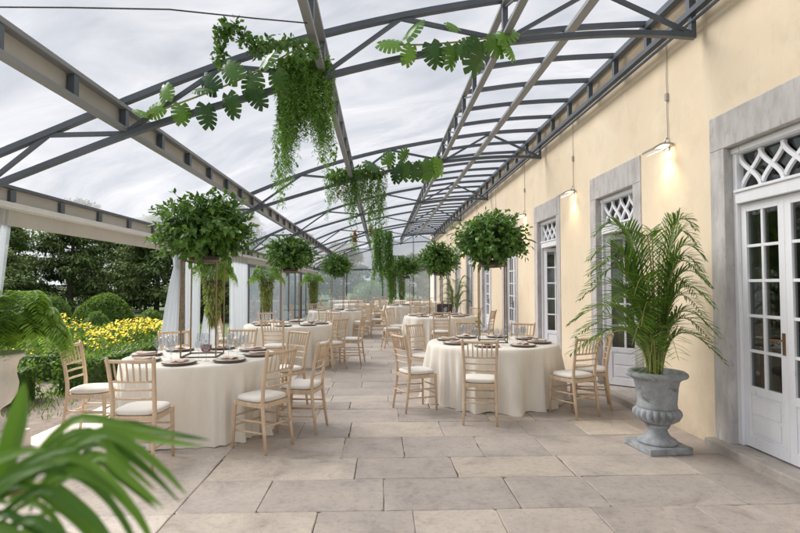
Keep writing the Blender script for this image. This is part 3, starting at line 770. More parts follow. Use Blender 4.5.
for ti, (tx, ty, tn, det, bi, chs) in enumerate(TABLES):
    round_table((tx, ty, 0), 'round table hidden under the cloth of the ' + tn)
    cl = tablecloth(.80 if ti == 0 else .87, 20 + ti); cl.location = (tx, ty, 0)
    tag(cl, 'floor length ivory cloth draped in folds over the ' + tn, 'tablecloth', 'ivory tablecloths')
    for (ang, r_, tw, txt) in chs:
        a = R(ang); chair(tx + r_ * math.cos(a), ty + r_ * math.sin(a), a + PI + R(tw), 'limewashed wooden chair of the ' + tn + ', ' + txt, 'chiavari chairs around the ' + tn)
    if bi is not None:
        s_ = stand0 if not st_used[0] else copy_tree(stand0, sch); st_used[0] = True
        s_.location = (tx, ty, .762); s_.rotation_euler.z = R([4, -8, 12, 20, 0, 9, 0, 0, 0, 0][ti])
        tag(s_, 'slim four rod metal flower stand in the middle of the ' + tn, 'flower stand', 'flower stands on the tables')
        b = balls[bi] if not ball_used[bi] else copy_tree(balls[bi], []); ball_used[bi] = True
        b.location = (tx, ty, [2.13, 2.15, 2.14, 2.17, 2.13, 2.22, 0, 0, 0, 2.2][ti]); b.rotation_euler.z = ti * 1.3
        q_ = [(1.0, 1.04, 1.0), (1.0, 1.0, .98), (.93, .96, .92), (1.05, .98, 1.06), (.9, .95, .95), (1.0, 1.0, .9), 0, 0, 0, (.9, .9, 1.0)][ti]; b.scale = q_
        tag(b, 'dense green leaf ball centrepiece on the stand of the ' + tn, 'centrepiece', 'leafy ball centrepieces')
    if det >= 1:
        nset = 8; off = R(-92 if ti == 0 else (-109 if ti == 1 else -92))
        for k in range(nset):
            a = off + 2 * PI * k / nset; px, py = tx + .61 * math.cos(a), ty + .61 * math.sin(a)
            tag(put('p', plate0, pch, (px, py, .762), a), 'dark charger with ivory plate set on the ' + tn, 'plate', 'place settings on the ' + tn)
            if det >= 2:
                tag(put('n', napkin0, [], (px, py, .786), a + PI / 2 + rnd.uniform(-.5, .5)), 'folded blush napkin on a plate of the ' + tn, 'napkin', 'napkins on the ' + tn)
                for q in range(2 if det == 3 else 1):
                    ga = a + .26 + .17 * q; gr = .40 + .05 * q
                    tag(put('g', glass0, [], (tx + gr * math.cos(ga), ty + gr * math.sin(ga), .762), 0), 'clear stemmed wine glass on the ' + tn, 'wine glass', 'wine glasses on the ' + tn)
m = MB(); m.lathe([(0, 0), (.045, 0), (.06, .02), (.062, .07), (.055, .075), (.05, .07), (.052, .02), (0, .015)], 20)
tag(m.build('candle_bowl', M['red_glass'], smooth=True, loc=(-2.02, 6.16, .762)), 'dark red glass candle bowl behind the stand of the nearest left table', 'candle bowl')

# ------------------------------------------------------------------ palms and ferns
def frond(m, p0, az, L, rise, fall, nl, ll, lw, r, tw=.0, stem=None, droop=.35):
    """arching rachis with paired leaflets; returns points"""
    n = 18; pts = []; d = Vector((math.cos(az), math.sin(az), 0))
    for i in range(n + 1):
        t = i / n; pts.append(Vector(p0) + d * (L * (t ** 1.15) * math.cos(rise * .0) * (.25 + .75 * t) ) + Vector((0, 0, rise * math.sin(min(PI, t * PI * .62)) - fall * t ** 2.4)))
    side = d.cross(Vector((0, 0, 1)))
    for k in range(nl):
        t = .20 + .78 * k / (nl - 1); i = min(n - 1, int(t * n)); fr_ = t * n - i; p = pts[i].lerp(pts[i + 1], fr_); dd = (pts[i + 1] - pts[i]).normalized()
        env = math.sin(PI * min(.97, (t - .2) / .83 * .85 + .14)) ** .7
        for s in (-1, 1):
            m.tint = min(1, max(0, r.gauss(.45, .2)))
            ld = (dd * .75 + side * s * .85 + Vector((0, 0, .28 + r.uniform(-.15, .15)))).normalized(); l_ = ll * env * r.uniform(.85, 1.1)
            q = []
            for j in range(5):
                u = j / 4; q.append(p + ld * l_ * u + Vector((0, 0, -droop * l_ * u * u)))
            m.blade(q, lw * (.6 + .4 * env), Vector((0, 0, 1)) + side * s * .2, .15)
    return pts
def make_palm(name, label, loc, h, spread, nf, seed, group=None, tall=1.0, squash=1.0):
    r = random.Random(seed); root = empty(name, label, 'palm', loc, 0, group)
    for k in range(nf):
        az = k * 2.399 + r.uniform(-.3, .3); inner = k / nf
        L = spread * (1.05 - .45 * (1 - inner)); rise = h * (1.12 - .74 * inner) * tall
        fm = MB(); b = Vector((.07 * math.cos(az), .07 * math.sin(az), 0))
        pts = frond(fm, b, az, L, rise, h * (.02 + .27 * inner), 28, .27 * spread / .8, .0195 * spread / .8, r, droop=.2)
        if squash < 1:
            fm.v = [(x * squash if x > 0 else x, y_, z) for x, y_, z in fm.v]; pts = [Vector((p.x * squash if p.x > 0 else p.x, p.y, p.z)) for p in pts]
        fo = fm.build('frond', M['palmg'], root)
        sm = MB(); sm.tube(pts, [max(.0022, .0095 * (1 - .8 * i / (len(pts) - 1))) for i in range(len(pts))], 6); sm.build('frond_stem', M['stemg'], fo, smooth=True)
    return root
def gad(i, a): return 1
def make_urn():
    root = empty('stone_urn', 'grey cast stone campana urn holding the tall palm by the cream wall', 'urn')
    m = MB(); m.box((0, 0, .03), (.42, .42, .06)); m.build('plinth', M['urn'], root, bevel=.008)
    m = MB(); m.lathe([(.17, .06), (.175, .08), (.15, .10), (.11, .125), (.09, .16), (.085, .19), (.105, .21), (.11, .225), (.10, .24)], 36, fr=lambda i, a: 1 + (.04 * math.cos(16 * a) if 2 <= i <= 5 else 0)); m.build('foot', M['urn'], root, smooth=True)
    m = MB(); m.lathe([(.09, .24), (.13, .25), (.185, .285), (.205, .325), (.20, .36), (.175, .385)], 160, fr=lambda i, a: 1 + (.13 * abs(math.cos(10 * a)) - .08 if 1 <= i <= 4 else 0)); m.build('gadrooned_bowl', M['urn'], root, smooth=True)
    m = MB(); m.lathe([(.165, .38), (.178, .40), (.172, .42), (.178, .50), (.185, .58), (.20, .64), (.235, .665), (.262, .675), (.272, .69), (.268, .708), (.25, .722), (.225, .724), (.20, .71), (.185, .66), (0, .65)], 48); m.build('body', M['urn'], root, smooth=True)
    m = MB(); m.lathe([(0, .672), (.187, .668)], 24); m.build('soil', M['soil'], root)
    return root
urn = make_urn(); urn.location = (2.60, 4.83, 0); urn.rotation_euler.z = R(6)
make_palm('palm', 'tall feathery areca palm growing in the grey stone urn', (2.60, 4.83, .665), 1.36, .78, 42, 11, squash=.5)

# pale urn with fern, left edge
root = empty('marble_urn', 'large pale marble urn at the left edge beside the garden bed', 'urn', (-3.56, 4.95, -.03)); root.scale = (.72, .72, .95)
m = MB(); m.box((0, 0, .10), (.62, .62, .20)); m.box((0, 0, .225), (.52, .52, .05)); m.build('plinth', M['urn_pale'], root, bevel=.01)
m = MB(); m.lathe([(.22, .25), (.22, .28), (.15, .32), (.10, .38), (.09, .42), (.12, .45)], 32); m.build('foot', M['urn_pale'], root, smooth=True)
m = MB(); m.lathe([(.10, .44), (.20, .49), (.27, .58), (.285, .68), (.26, .76), (.255, .82), (.28, .90), (.34, .95), (.345, .975), (.32, .985), (.28, .96), (0, .93)], 40); m.build('body', M['urn_pale'], root, smooth=True)
def make_fern(name, label, loc, rad, up, down, nf, seed, cat='fern', lw=.022, moss=0, group=None):
    r = random.Random(seed); root = empty(name, label, cat, loc, 0, group); fm = MB()
    for k in range(nf):
        az = r.uniform(0, 2 * PI); q = r.random(); L = rad * (.55 + .5 * q); rise = up * (1.05 - .6 * q) * r.uniform(.8, 1.1)
        n = 14; pts = []; d = Vector((math.cos(az), math.sin(az), 0))
        for i in range(n + 1):
            t = i / n; pts.append(d * L * math.sin(t * PI * .5) + Vector((0, 0, rise * math.sin(t * PI * .75) * 1.1 - down * q * t ** 2.2)))
        side = d.cross(Vector((0, 0, 1))); base_t = r.uniform(.2, .7)
        for k2 in range(22):
            t = .1 + .9 * k2 / 21; i = min(n - 1, int(t * n)); p = pts[i].lerp(pts[i + 1], t * n - i); dd = (pts[i + 1] - pts[i]).normalized(); env = max(.15, math.sin(PI * (.12 + .83 * t)))
            for s in (-1, 1):
                fm.tint = min(1, max(0, base_t + r.uniform(-.2, .2)))
                fm.leaf(p, dd * .35 + side * s + Vector((0, 0, -.15 + r.uniform(-.2, .2))), Vector((0, 0, 1)), rad * .22 * env, lw * (.6 + .4 * env), .1, .2)
    fm.build('fronds', M['ferng'], root)
    if moss:
        mm = MB()
        for k in range(900):
            a = r.uniform(0, 2 * PI); t = r.random(); q = rad * .36 * (1 - .45 * t) * math.sqrt(r.random()); mm.tint = r.random()
            mm.sliver((q * math.cos(a), q * math.sin(a), -moss * t * .9 + .1), Vector((r.uniform(-.3, .3), r.uniform(-.3, .3), -1)), sph(r), r.uniform(.08, .2), .014)
        for k in range(260):
            a = r.uniform(0, 2 * PI); t = r.random(); q = rad * .4 * (1 - .4 * t); mm.tint = 1
            mm.leaf((q * math.cos(a), q * math.sin(a), -moss * t * .8 + .1), Vector((math.cos(a) * .5, math.sin(a) * .5, -1)), sph(r), .07, .025)
        mm.build('trailing_moss', M['mossy'], root)
    return root
make_fern('fern', 'lush arching fern spilling out of the pale marble urn', (-3.52, 4.95, .93), .60, .50, .28, 210, 5, lw=.028)

# slim pedestals with trailing ferns along the garden side
for i, (px, py, zf, rad, lbl) in enumerate([(-2.72, 8.6, 1.62, .40, 'nearest'), (-2.85, 13.2, 1.62, .46, 'middle'), (-2.35, 18.4, 1.6, .44, 'farthest')]):
    root = empty('pedestal', lbl + ' slim brass pedestal carrying a trailing fern on the garden side', 'pedestal', (px, py, 0), 0, 'brass pedestals on the garden side')
    m = MB(); m.lathe([(0, 0), (.15, 0), (.15, .012), (.015, .02), (.012, .05)], 20); m.build('foot', M['gold'], root, smooth=True)
    m = MB()
    for s in (-1, 1): m.tube([(s * .05, 0, .02), (s * .05, 0, zf - .12)], .011, 8)
    m.build('pole', M['gold'], root, smooth=True)
    m = MB(); m.lathe([(0, zf - .12), (.12, zf - .11), (.14, zf - .02), (.12, zf - .02), (0, zf - .05)], 20); m.build('dish', M['bronze'], root, smooth=True)
    make_fern('fern', lbl + ' fern trailing brown moss from a brass pedestal on the garden side', (px, py, zf - .02), rad, .36, .25, 70, 30 + i, moss=.85, group='ferns on the brass pedestals')
# potted palm and small items at the far right
root = empty('plant_pot', 'round grey pot of the far palm against the cream wall', 'pot', (2.75, 19.0, 0)); m = MB(); m.lathe([(.16, 0), (.22, .1), (.25, .45), (.27, .5), (.24, .5), (0, .46)], 24); m.build('body', M['urn'], root, smooth=True)
make_palm('palm', 'smaller dark green palm in a pot against the far cream wall', (2.75, 19.0, .45), 1.25, .75, 16, 41)
root = empty('plant_pot', 'small dark pot with chartreuse plant by the far end of the second right table', 'pot', (2.55, 14.3, 0)); m = MB(); m.lathe([(.12, 0), (.17, .35), (.18, .37), (0, .35)], 20); m.build('body', M['bronze'], root, smooth=True)
make_fern('fern', 'small bright chartreuse plant standing beside the second right table', (2.55, 14.3, .36), .28, .3, .1, 40, 51)
root = empty('lounge_chair', 'dark charcoal upholstered chair standing by the far cream wall', 'armchair', (2.2, 16.6, 0), R(200))
m = MB(); m.bb(-.28, .28, -.26, .28, .32, .46); m.build('seat', M['darkseat'], root, bevel=.04)
m = MB(); m.bb(-.28, .28, -.34, -.24, .44, .92); m.build('backrest', M['darkseat'], root, bevel=.04)
for sx, sy in ((-1, -1), (1, -1), (1, 1), (-1, 1)): m = MB(); m.tube([(sx * .24, sy * .24, 0), (sx * .22, sy * .22, .32)], .02, 8); m.build('leg', M['bronze'], root)

# foreground palm, bottom left corner, close to the lens
root = empty('foreground_palm', 'bright green palm fronds close in front, bottom left corner', 'palm', (-1.05, .42, 0))
m = MB(); m.lathe([(.14, 0), (.17, .05), (.2, .42), (.21, .44), (.18, .44), (0, .40)], 28); m.build('pot', M['urn'], root, smooth=True)
LV = [  # leaflet centre lines in metres (x, y, z), width
 ([(-.52, .74, 1.24), (-.50, .735, 1.31), (-.485, .73, 1.36), (-.475, .72, 1.40)], .05),
 ([(-.47, .78, 1.25), (-.44, .78, 1.29), (-.40, .78, 1.318), (-.33, .78, 1.305), (-.255, .77, 1.297)], .026),
 ([(-.47, .74, 1.235), (-.43, .74, 1.30), (-.38, .75, 1.322), (-.31, .74, 1.285), (-.262, .73, 1.243)], .022),
 ([(-.44, .72, 1.26), (-.38, .73, 1.297), (-.34, .72, 1.275), (-.285, .71, 1.235)], .019),
 ([(-.46, .70, 1.25), (-.41, .70, 1.286), (-.36, .70, 1.275), (-.31, .69, 1.235), (-.280, .68, 1.19)], .022),
 ([(-.48, .69, 1.24), (-.43, .69, 1.27), (-.38, .68, 1.25), (-.335, .67, 1.215), (-.32, .66, 1.18)], .02),
 ([(-.48, .67, 1.21), (-.43, .66, 1.245), (-.39, .65, 1.235), (-.345, .64, 1.205), (-.33, .63, 1.17)], .02),
 ([(-.50, .66, 1.19), (-.45, .65, 1.225), (-.41, .64, 1.215), (-.365, .62, 1.18)], .02),
 ([(-.52, .70, 1.22), (-.49, .70, 1.27), (-.455, .70, 1.30), (-.42, .70, 1.315), (-.39, .70, 1.318)], .026),
 ([(-.55, .64, 1.20), (-.50, .63, 1.215), (-.46, .62, 1.20), (-.41, .60, 1.16)], .024),
 ([(-.54, .62, 1.25), (-.49, .62, 1.245), (-.44, .61, 1.22), (-.39, .60, 1.17)], .022),
 ([(-.54, .60, 1.19), (-.48, .59, 1.20), (-.43, .58, 1.18), (-.38, .57, 1.14)], .022),
 ([(-.56, .66, 1.23), (-.53, .66, 1.27), (-.50, .65, 1.28), (-.47, .64, 1.275)], .026),
 ([(-.53, .58, 1.16), (-.47, .57, 1.165), (-.42, .56, 1.15), (-.38, .55, 1.12)], .024),
 ([(-.50, .57, 1.13), (-.45, .56, 1.14), (-.41, .56, 1.125), (-.36, .56, 1.09)], .02)]
def smooth_pts(P, n=12):
    out = []; P = [Vector(p) for p in P]
    for i in range(n + 1):
        t = i / n * (len(P) - 1); k = min(len(P) - 2, int(t)); f_ = t - k
        p0, p1, p2, p3 = P[max(k - 1, 0)], P[k], P[k + 1], P[min(k + 2, len(P) - 1)]
        out.append(.5 * ((2 * p1) + (p2 - p0) * f_ + (2 * p0 - 5 * p1 + 4 * p2 - p3) * f_ ** 2 + (3 * p1 - p0 - 3 * p2 + p3) * f_ ** 3))
    return out
fm = MB(); rr_ = random.Random(3)
for P, w_ in LV:
    fm.tint = rr_.uniform(.15, .85); fm.blade(smooth_pts(P), w_ * .66, (0.1, -.75, .65), .12, wf=lambda t: max(.03, math.sin(PI * (.16 + .84 * t)) ** .75))
for P, w_ in LV[1:] + LV[3:] + LV[9:] + LV[1:9] + LV[2:]:
    o_ = Vector((rr_.uniform(-.06, .0), rr_.uniform(-.06, .08), rr_.uniform(-.05, .025)))
    fm.tint = rr_.uniform(.0, .8); fm.blade([p + o_ * (1 - .3 * i / 12) for i, p in enumerate(smooth_pts(P))], w_ * rr_.uniform(.4, .66), (rr_.uniform(-.3, .4), -.75, .65), .12, wf=lambda t: max(.03, math.sin(PI * (.16 + .84 * t)) ** .75))
fo = fm.build('frond', M['nearpalm'], root); fo.location = (1.05, -.42, 0)
sm = MB()
sm.tube(smooth_pts([(-1.03, .45, .40), (-.85, .52, .95), (-.66, .64, 1.17), (-.52, .72, 1.245), (-.44, .74, 1.26)]), [.009] * 8 + [.006] * 5, 8)
sm.tube(smooth_pts([(-1.05, .42, .40), (-.85, .48, .90), (-.68, .56, 1.10), (-.54, .60, 1.18), (-.48, .58, 1.17)]), [.009] * 8 + [.006] * 5, 8)
so = sm.build('stem', M['stemg'], root, smooth=True); so.location = (1.05, -.42, 0)

# ------------------------------------------------------------------ hanging plants
def hanging(name, label, loc, w, d, h, ns, seed, mat='vineg', fine=.5, group=None, crown=True, flowers=0, cat='hanging plant', lf=.045, lens=(.45, 1.0)):
    r = random.Random(seed); root = empty(name, label, cat, loc, 0, group); m = MB()
    for k in range(ns):
        a = r.uniform(0, 2 * PI); q = math.sqrt(r.random()); x0, y0 = q * w / 2 * math.cos(a), q * d / 2 * math.sin(a)
        cl = .72 + .28 * math.sin(x0 * 11 + seed) ; L = h * r.uniform(*lens) * cl; isf = r.random() < fine; n = int(L / (.018 if isf else .028)); x_, y_ = x0, y0
        out = 1 + .25 * r.random(); bt = r.uniform(.0, .55) + (.25 if isf else 0)
        wx, wy = r.uniform(0, 6), r.uniform(2, 5)
        for i in range(n):
            t = i / n; z = -L * t + .03 * q; sw = .03 * math.sin(wx + wy * t * 3)
            p = Vector((x0 * out + sw, y0 * out + sw * .6, z)); m.tint = min(1, max(0, bt + r.uniform(-.2, .3)))
            if isf:
                for _ in range(2): m.sliver(p, Vector((r.uniform(-1, 1), r.uniform(-1, 1), r.uniform(-1.2, -.1))), sph(r), r.uniform(.03, .07), .008)
            else: m.leaf(p, Vector((r.uniform(-1, 1), r.uniform(-1, 1), r.uniform(-1, .1))), sph(r) + Vector((0, 0, .8)), r.uniform(.7, 1.2) * lf, r.uniform(.45, .7) * lf, .15, .15)
    if crown:
        for k in range(420):
            v = sph(r); m.tint = r.uniform(.0, .6); m.leaf((v.x * w * .55, v.y * d * .6, v.z * .14 + .02), sph(r) - Vector((0, 0, .3)), sph(r) + Vector((0, 0, .6)), r.uniform(.05, .09), r.uniform(.03, .045), .15, .2)
    m.build('foliage', M[mat], root)
    if flowers:
        fm_ = MB()
        for k in range(flowers):
            t = r.random(); fm_.tint = r.random(); x_ = w * .18 * r.uniform(-1, 1)
            for j in range(3): fm_.leaf((x_ + r.uniform(-.02, .02), r.uniform(-.08, .08), -h * .55 * t + .1), sph(r), sph(r), .05, .03)
        fm_.build('blooms', M['red_fl'], root)
    return root
hanging('hanging_plant', 'large curtain of trailing greenery hanging from the nearest truss', (-.73, 4.99, 3.64), .50, .32, 1.55, 240, 61, fine=.75)
hanging('hanging_plant', 'second bushy green clump with reddish blooms hanging under the second truss, left half', (-.72, 9.95, 3.62), .55, .4, 1.15, 90, 62, fine=.5, flowers=30)
hanging('hanging_plant', 'second truss trailing greenery with red blooms, right half beside the girder', (-.22, 10.0, 3.70), .6, .4, 1.5, 110, 63, fine=.55, flowers=50)
hanging('hanging_plant', 'small hanging sprig with red blooms above the third left leaf ball', (-.72, 15.0, 3.0), .26, .2, .6, 14, 64, fine=.3, flowers=70, crown=False)
hanging('hanging_plant', 'hanging stem of red blooms on the middle girder over the aisle', (-.3, 17.4, 3.5), .2, .2, .8, 14, 65, fine=.3, flowers=80, crown=False)
# ivy sprig arching left of the big curtain plant
r = random.Random(71); m = MB(); path = smooth_pts([(-.60, 4.98, 3.78), (-.95, 4.95, 3.86), (-1.2, 4.93, 3.78), (-1.38, 4.93, 3.98), (-1.5, 4.93, 3.92), (-1.53, 4.93, 3.66)], 30); path = [Vector((p.x * .85, p.y * .85, 1.53 + (p.z - 1.53) * .85)) for p in path]
for p in path:
    for _ in range(20):
        m.tint = r.uniform(0, .5); q = p + sph(r) * .068; m.leaf(q, sph(r), sph(r) + Vector((0, 0, .5)), r.uniform(.035, .06), r.uniform(.025, .04), .15)
root = empty('ivy_sprig', 'dark ivy sprig arching leftwards from the top of the nearest hanging plant', 'ivy'); m.build('leaves', M['ballg'], root)
m = MB(); m.tube(path, .006, 6); m.build('stem', M['stemg'], root)
# ivy wrapped ropes at the far middle
for i, (x_, y_, w_, L) in enumerate([(-.10, 20.0, .40, 3.0), (.28, 20.6, .40, 3.0), (.62, 27.8, .42, 2.6), (1.15, 27.8, .42, 2.6)]):
    hanging('vine_column', ['left', 'right', 'left', 'right'][i] + (' leafy vine column of the nearer pair' if i < 2 else ' leafy vine column of the farther pair') + ' hanging over the aisle end', (x_, y_, 3.66 if i < 2 else 3.1), w_, w_, L, 46, 80 + i, fine=.25, group='vine columns over the aisle end', crown=False, lf=.075, lens=(.9, 1.2))

# ------------------------------------------------------------------ monstera garlands
def monstera(m, p, d, nrm, S, r):
    """split leaf: base p (stalk end), direction d to tip"""
    p = Vector(p); d = Vector(d).normalized(); sd = d.cross(Vector(nrm)).normalized(); u = sd.cross(d)
    def P(a, b, dz=0): return p + d * (a * S) + sd * (b * S) + u * ((dz - .9 * abs(b) ** 1.6 - .35 * a * a + .25 * abs(b)) * S)
    nl = 6; S = S * .97
    def edge(u): return (-.20 + 1.2 * u, .47 * max(0, math.sin(PI * min(1, (u * .93 + .035)) ** .85)) ** .62)
    def mid(u): return (.80 * u, 0)
    def mx(p_, q_, f): return (p_[0] + (q_[0] - p_[0]) * f, p_[1] + (q_[1] - p_[1]) * f)
    for s in (-1, 1):
        for k in range(nl):
            u0, u1 = .02 + .98 * k / nl, .02 + .98 * (k + 1) / nl; g_ = .12 * (u1 - u0) if k else 0; dp = r.uniform(.28, .5)
            m0, m1 = mid(u0), mid(u1)
            p0, p1 = mx(m0, edge(u0), dp), mx(m1, edge(u1), dp)
            q0, q1 = mx(mid(u0 + g_), edge(u0 + g_ * 1.3), .99), mx(mid(u1 - g_), edge(u1 - g_ * 1.3), .97)
            um = (u0 + u1) / 2; c1 = mx(mid(um), edge(um), dp); c2 = mx(mid(um), edge(um), 1.0)
            q = [m0, m1, p1, c1, p0, q1, c2, q0]; vs = [P(a, s * b) for a, b in q]
            fs = [(0, 4, 3), (0, 3, 1), (1, 3, 2), (4, 7, 6, 3), (3, 6, 5, 2)]
            m.add(vs, [f_ if s > 0 else f_[::-1] for f_ in fs])
def garland(label, stem, leaves, seed):
    r = random.Random(seed); root = empty('monstera_garland', label, 'garland')
    m = MB(); m.tube(smooth_pts(stem, 20), .009, 8); m.build('stem', M['stemg'], root, smooth=True)
    for (p, d, S, t) in leaves:
        m = MB(); m.tint = t; nr = Vector((r.uniform(-.8, .8), -.75, r.uniform(-.2, .9)))
        monstera(m, p, d, nr, S, r); m.build('leaf', M['monst'], root)
zc = lambda x: zb(x)
garland('dark monstera garland along the bottom chord of the nearest truss, left of the hanging plant',
 [(-.75, 4.90, 3.80), (-1.15, 4.88, 3.55), (-1.5, 4.88, 3.38), (-2.2, 4.88, 3.1)],
 [((-2.02, 4.86, 3.18), (-1, 0, -.25), .20, .95), ((-1.98, 4.84, 3.24), (-.3, 0, 1), .20, .8), ((-1.85, 4.85, 3.2), (.1, -.1, -1), .20, .7), ((-1.72, 4.84, 3.34), (.8, 0, .3), .22, .4),
  ((-1.62, 4.84, 3.20), (.3, -.1, -.9), .24, .15), ((-1.52, 4.83, 3.34), (-.7, 0, .6), .24, .1), ((-1.42, 4.84, 3.30), (.15, 0, -1), .24, .2), ((-1.32, 4.82, 3.44), (-.6, 0, .7), .26, .45), ((-1.18, 4.84, 3.50), (-.2, -.1, -.9), .26, .3),
  ((-1.10, 4.83, 3.56), (.3, 0, .9), .27, .5), ((-.98, 4.83, 3.52), (.2, 0, -1), .24, .35), ((-1.2, 4.85, 3.36), (.5, 0, -.8), .22, .12), ((-2.15, 4.85, 3.1), (-.6, 0, .5), .16, 1.0)], 91)
garland('bright monstera garland on the nearest truss between hanging plant and right girder',
 [(.05, 4.88, 3.82), (.4, 4.87, 3.82), (.8, 4.87, 3.86), (1.15, 4.88, 3.92)],
 [((.18, 4.84, 3.80), (-.9, 0, .25), .24, 1.0), ((.24, 4.85, 3.86), (.35, 0, .9), .28, .6), ((.30, 4.83, 3.78), (-.2, 0, -1), .20, .85), ((.48, 4.84, 3.82), (.3, -.1, -.9), .25, .2), ((.68, 4.84, 3.80), (.1, 0, -1), .24, .5),
  ((.74, 4.85, 3.96), (-.7, 0, .8), .16, .8), ((.95, 4.83, 3.84), (-.15, -.1, -1), .34, .22), ((1.02, 4.84, 3.86), (.6, 0, -.35), .24, .6), ((.86, 4.84, 3.84), (-.7, 0, -.5), .22, .45), ((1.12, 4.85, 3.88), (.7, 0, .5), .26, .9), ((1.2, 4.85, 3.84), (.6, 0, -.7), .2, .95)], 92)
garland('smaller monstera garland on the second truss right of the middle hanging plant',
 [(-.2, 9.82, 3.68), (.3, 9.81, 3.82), (.9, 9.81, 3.88), (1.2, 9.82, 3.9)],
 [((-.05, 9.76, 3.72), (-.6, 0, .6), .34, .3), ((.12, 9.76, 3.80), (.4, 0, .7), .34, .5), ((.28, 9.77, 3.76), (-.1, 0, -1), .34, .1), ((.46, 9.76, 3.84), (-.1, 0, -1), .38, .3), ((.62, 9.76, 3.82), (.1, 0, -1), .36, .2), ((.80, 9.77, 3.86), (.0, 0, -1), .42, .55), ((.95, 9.76, 3.90), (.2, 0, -1), .40, .75), ((1.12, 9.77, 3.92), (.3, 0, -1), .36, 1.0), ((.4, 9.77, 3.90), (.5, 0, .6), .3, .4)], 93)

# ------------------------------------------------------------------ curtains
def curtain(label, top, bot, waist, folds, seed):
    """top/bot: (y_a, y_b, z); waist: (y_a, y_b, z) or None ; hangs in the plane x = EX"""
    r = random.Random(seed); m = MB(); n = 90; rows = 22; vs = []; ph = r.uniform(0, 6)
    for j in range(rows + 1):
        t = j / rows; z = top[2] + (bot[2] - top[2]) * t
        if waist:
            tw = (top[2] - waist[2]) / (top[2] - bot[2])
            if t < tw: f_ = t / tw; f_ = f_ * f_ * (3 - 2 * f_); a, b = top[0] + (waist[0] - top[0]) * f_, top[1] + (waist[1] - top[1]) * f_
            else: f_ = (t - tw) / (1 - tw); f_ = f_ ** .8; a, b = waist[0] + (bot[0] - waist[0]) * f_, waist[1] + (bot[1] - waist[1]) * f_
        else: a, b = top[0] + (bot[0] - top[0]) * t, top[1] + (bot[1] - top[1]) * t
        amp = .035 + .02 * t
        for i in range(n + 1):
            u = i / n; x_ = EX - .02 + amp * math.sin(folds * 2 * PI * u + ph + .6 * math.sin(3 * u + t)) + .012 * math.sin(folds * 4.7 * PI * u + ph)
            vs.append((x_, a + (b - a) * u, z))
    m.add(vs, [(j * (n + 1) + i, j * (n + 1) + i + 1, (j + 1) * (n + 1) + i + 1, (j + 1) * (n + 1) + i) for j in range(rows) for i in range(n)])
    return tag(m.build('sheer_curtain', M['sheer'], smooth=True), label, 'curtain', 'sheer white curtains on the garden side')
curtain('pale sheer curtain gathered at the left picture edge above the marble urn', (4.5, 5.42, 2.28), (4.6, 5.1, .02), None, 11, 1)
curtain('sheer curtain tied to the left of the bark wrapped post, flaring at the bottom', (9.55, 9.86, 2.28), (8.95, 9.75, .02), (9.74, 9.86, 1.85), 8, 2)
curtain('straight sheer curtain hanging just right of the bark wrapped post', (10.02, 10.95, 2.28), (10.02, 10.9, .02), None, 12, 3)
curtain('sheer curtain tied back in a slant halfway between the two left posts', (11.6, 12.3, 2.28), (11.0, 12.6, .02), (11.55, 11.85, 1.2), 8, 4)
curtain('wide sheer curtain hanging beside the first dark post', (13.2, 14.8, 2.28), (13.4, 14.8, .02), None, 16, 5)

# ------------------------------------------------------------------ garden
def hedge(x0, x1, y0, y1, h, label, seed):
    r = random.Random(seed); m = MB(); m.tint = .1
    m.bb(x0 + .05, x1 - .05, y0 + .05, y1 - .05, -.09, h - .06)
    A = 2 * ((x1 - x0) + (y1 - y0)) * h + (x1 - x0) * (y1 - y0); n = int(min(9000, A * 650))
    for k in range(n):
        f_ = r.random() * A; S1 = (x1 - x0) * (y1 - y0)
        if f_ < S1 * 1.0: p = (r.uniform(x0, x1), r.uniform(y0, y1), h); nn = Vector((0, 0, 1))
        elif r.random() < (x1 - x0) / ((x1 - x0) + (y1 - y0)): s = r.choice((0, 1)); p = (r.uniform(x0, x1), (y0, y1)[s], r.uniform(-.05, h)); nn = Vector((0, (-1, 1)[s], .2))
        else: s = r.choice((0, 1)); p = ((x0, x1)[s], r.uniform(y0, y1), r.uniform(-.05, h)); nn = Vector(((-1, 1)[s], 0, .2))
        lump = .035 * math.sin(p[0] * 5 + seed) + .03 * math.sin(p[1] * 4.3)
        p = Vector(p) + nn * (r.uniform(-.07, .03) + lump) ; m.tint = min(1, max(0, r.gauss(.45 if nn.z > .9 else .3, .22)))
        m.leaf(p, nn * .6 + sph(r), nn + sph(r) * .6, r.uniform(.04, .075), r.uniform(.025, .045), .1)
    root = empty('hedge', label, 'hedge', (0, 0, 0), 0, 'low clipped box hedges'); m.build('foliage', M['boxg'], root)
hedge(-4.62, -4.18, 7.6, 13.5, .46, 'low box hedge running along the terrace beside the yellow flowers', 1)
hedge(-9.5, -4.66, 6.9, 7.4, .46, 'low box hedge crossing in front of the yellow flowers', 2)
hedge(-5.3, -4.85, 4.2, 6.86, .40, 'short low box hedge behind the marble urn', 3)
hedge(-10, -4.7, 8.7, 9.1, .42, 'second crossing box hedge right in front of the yellow flowers', 4)
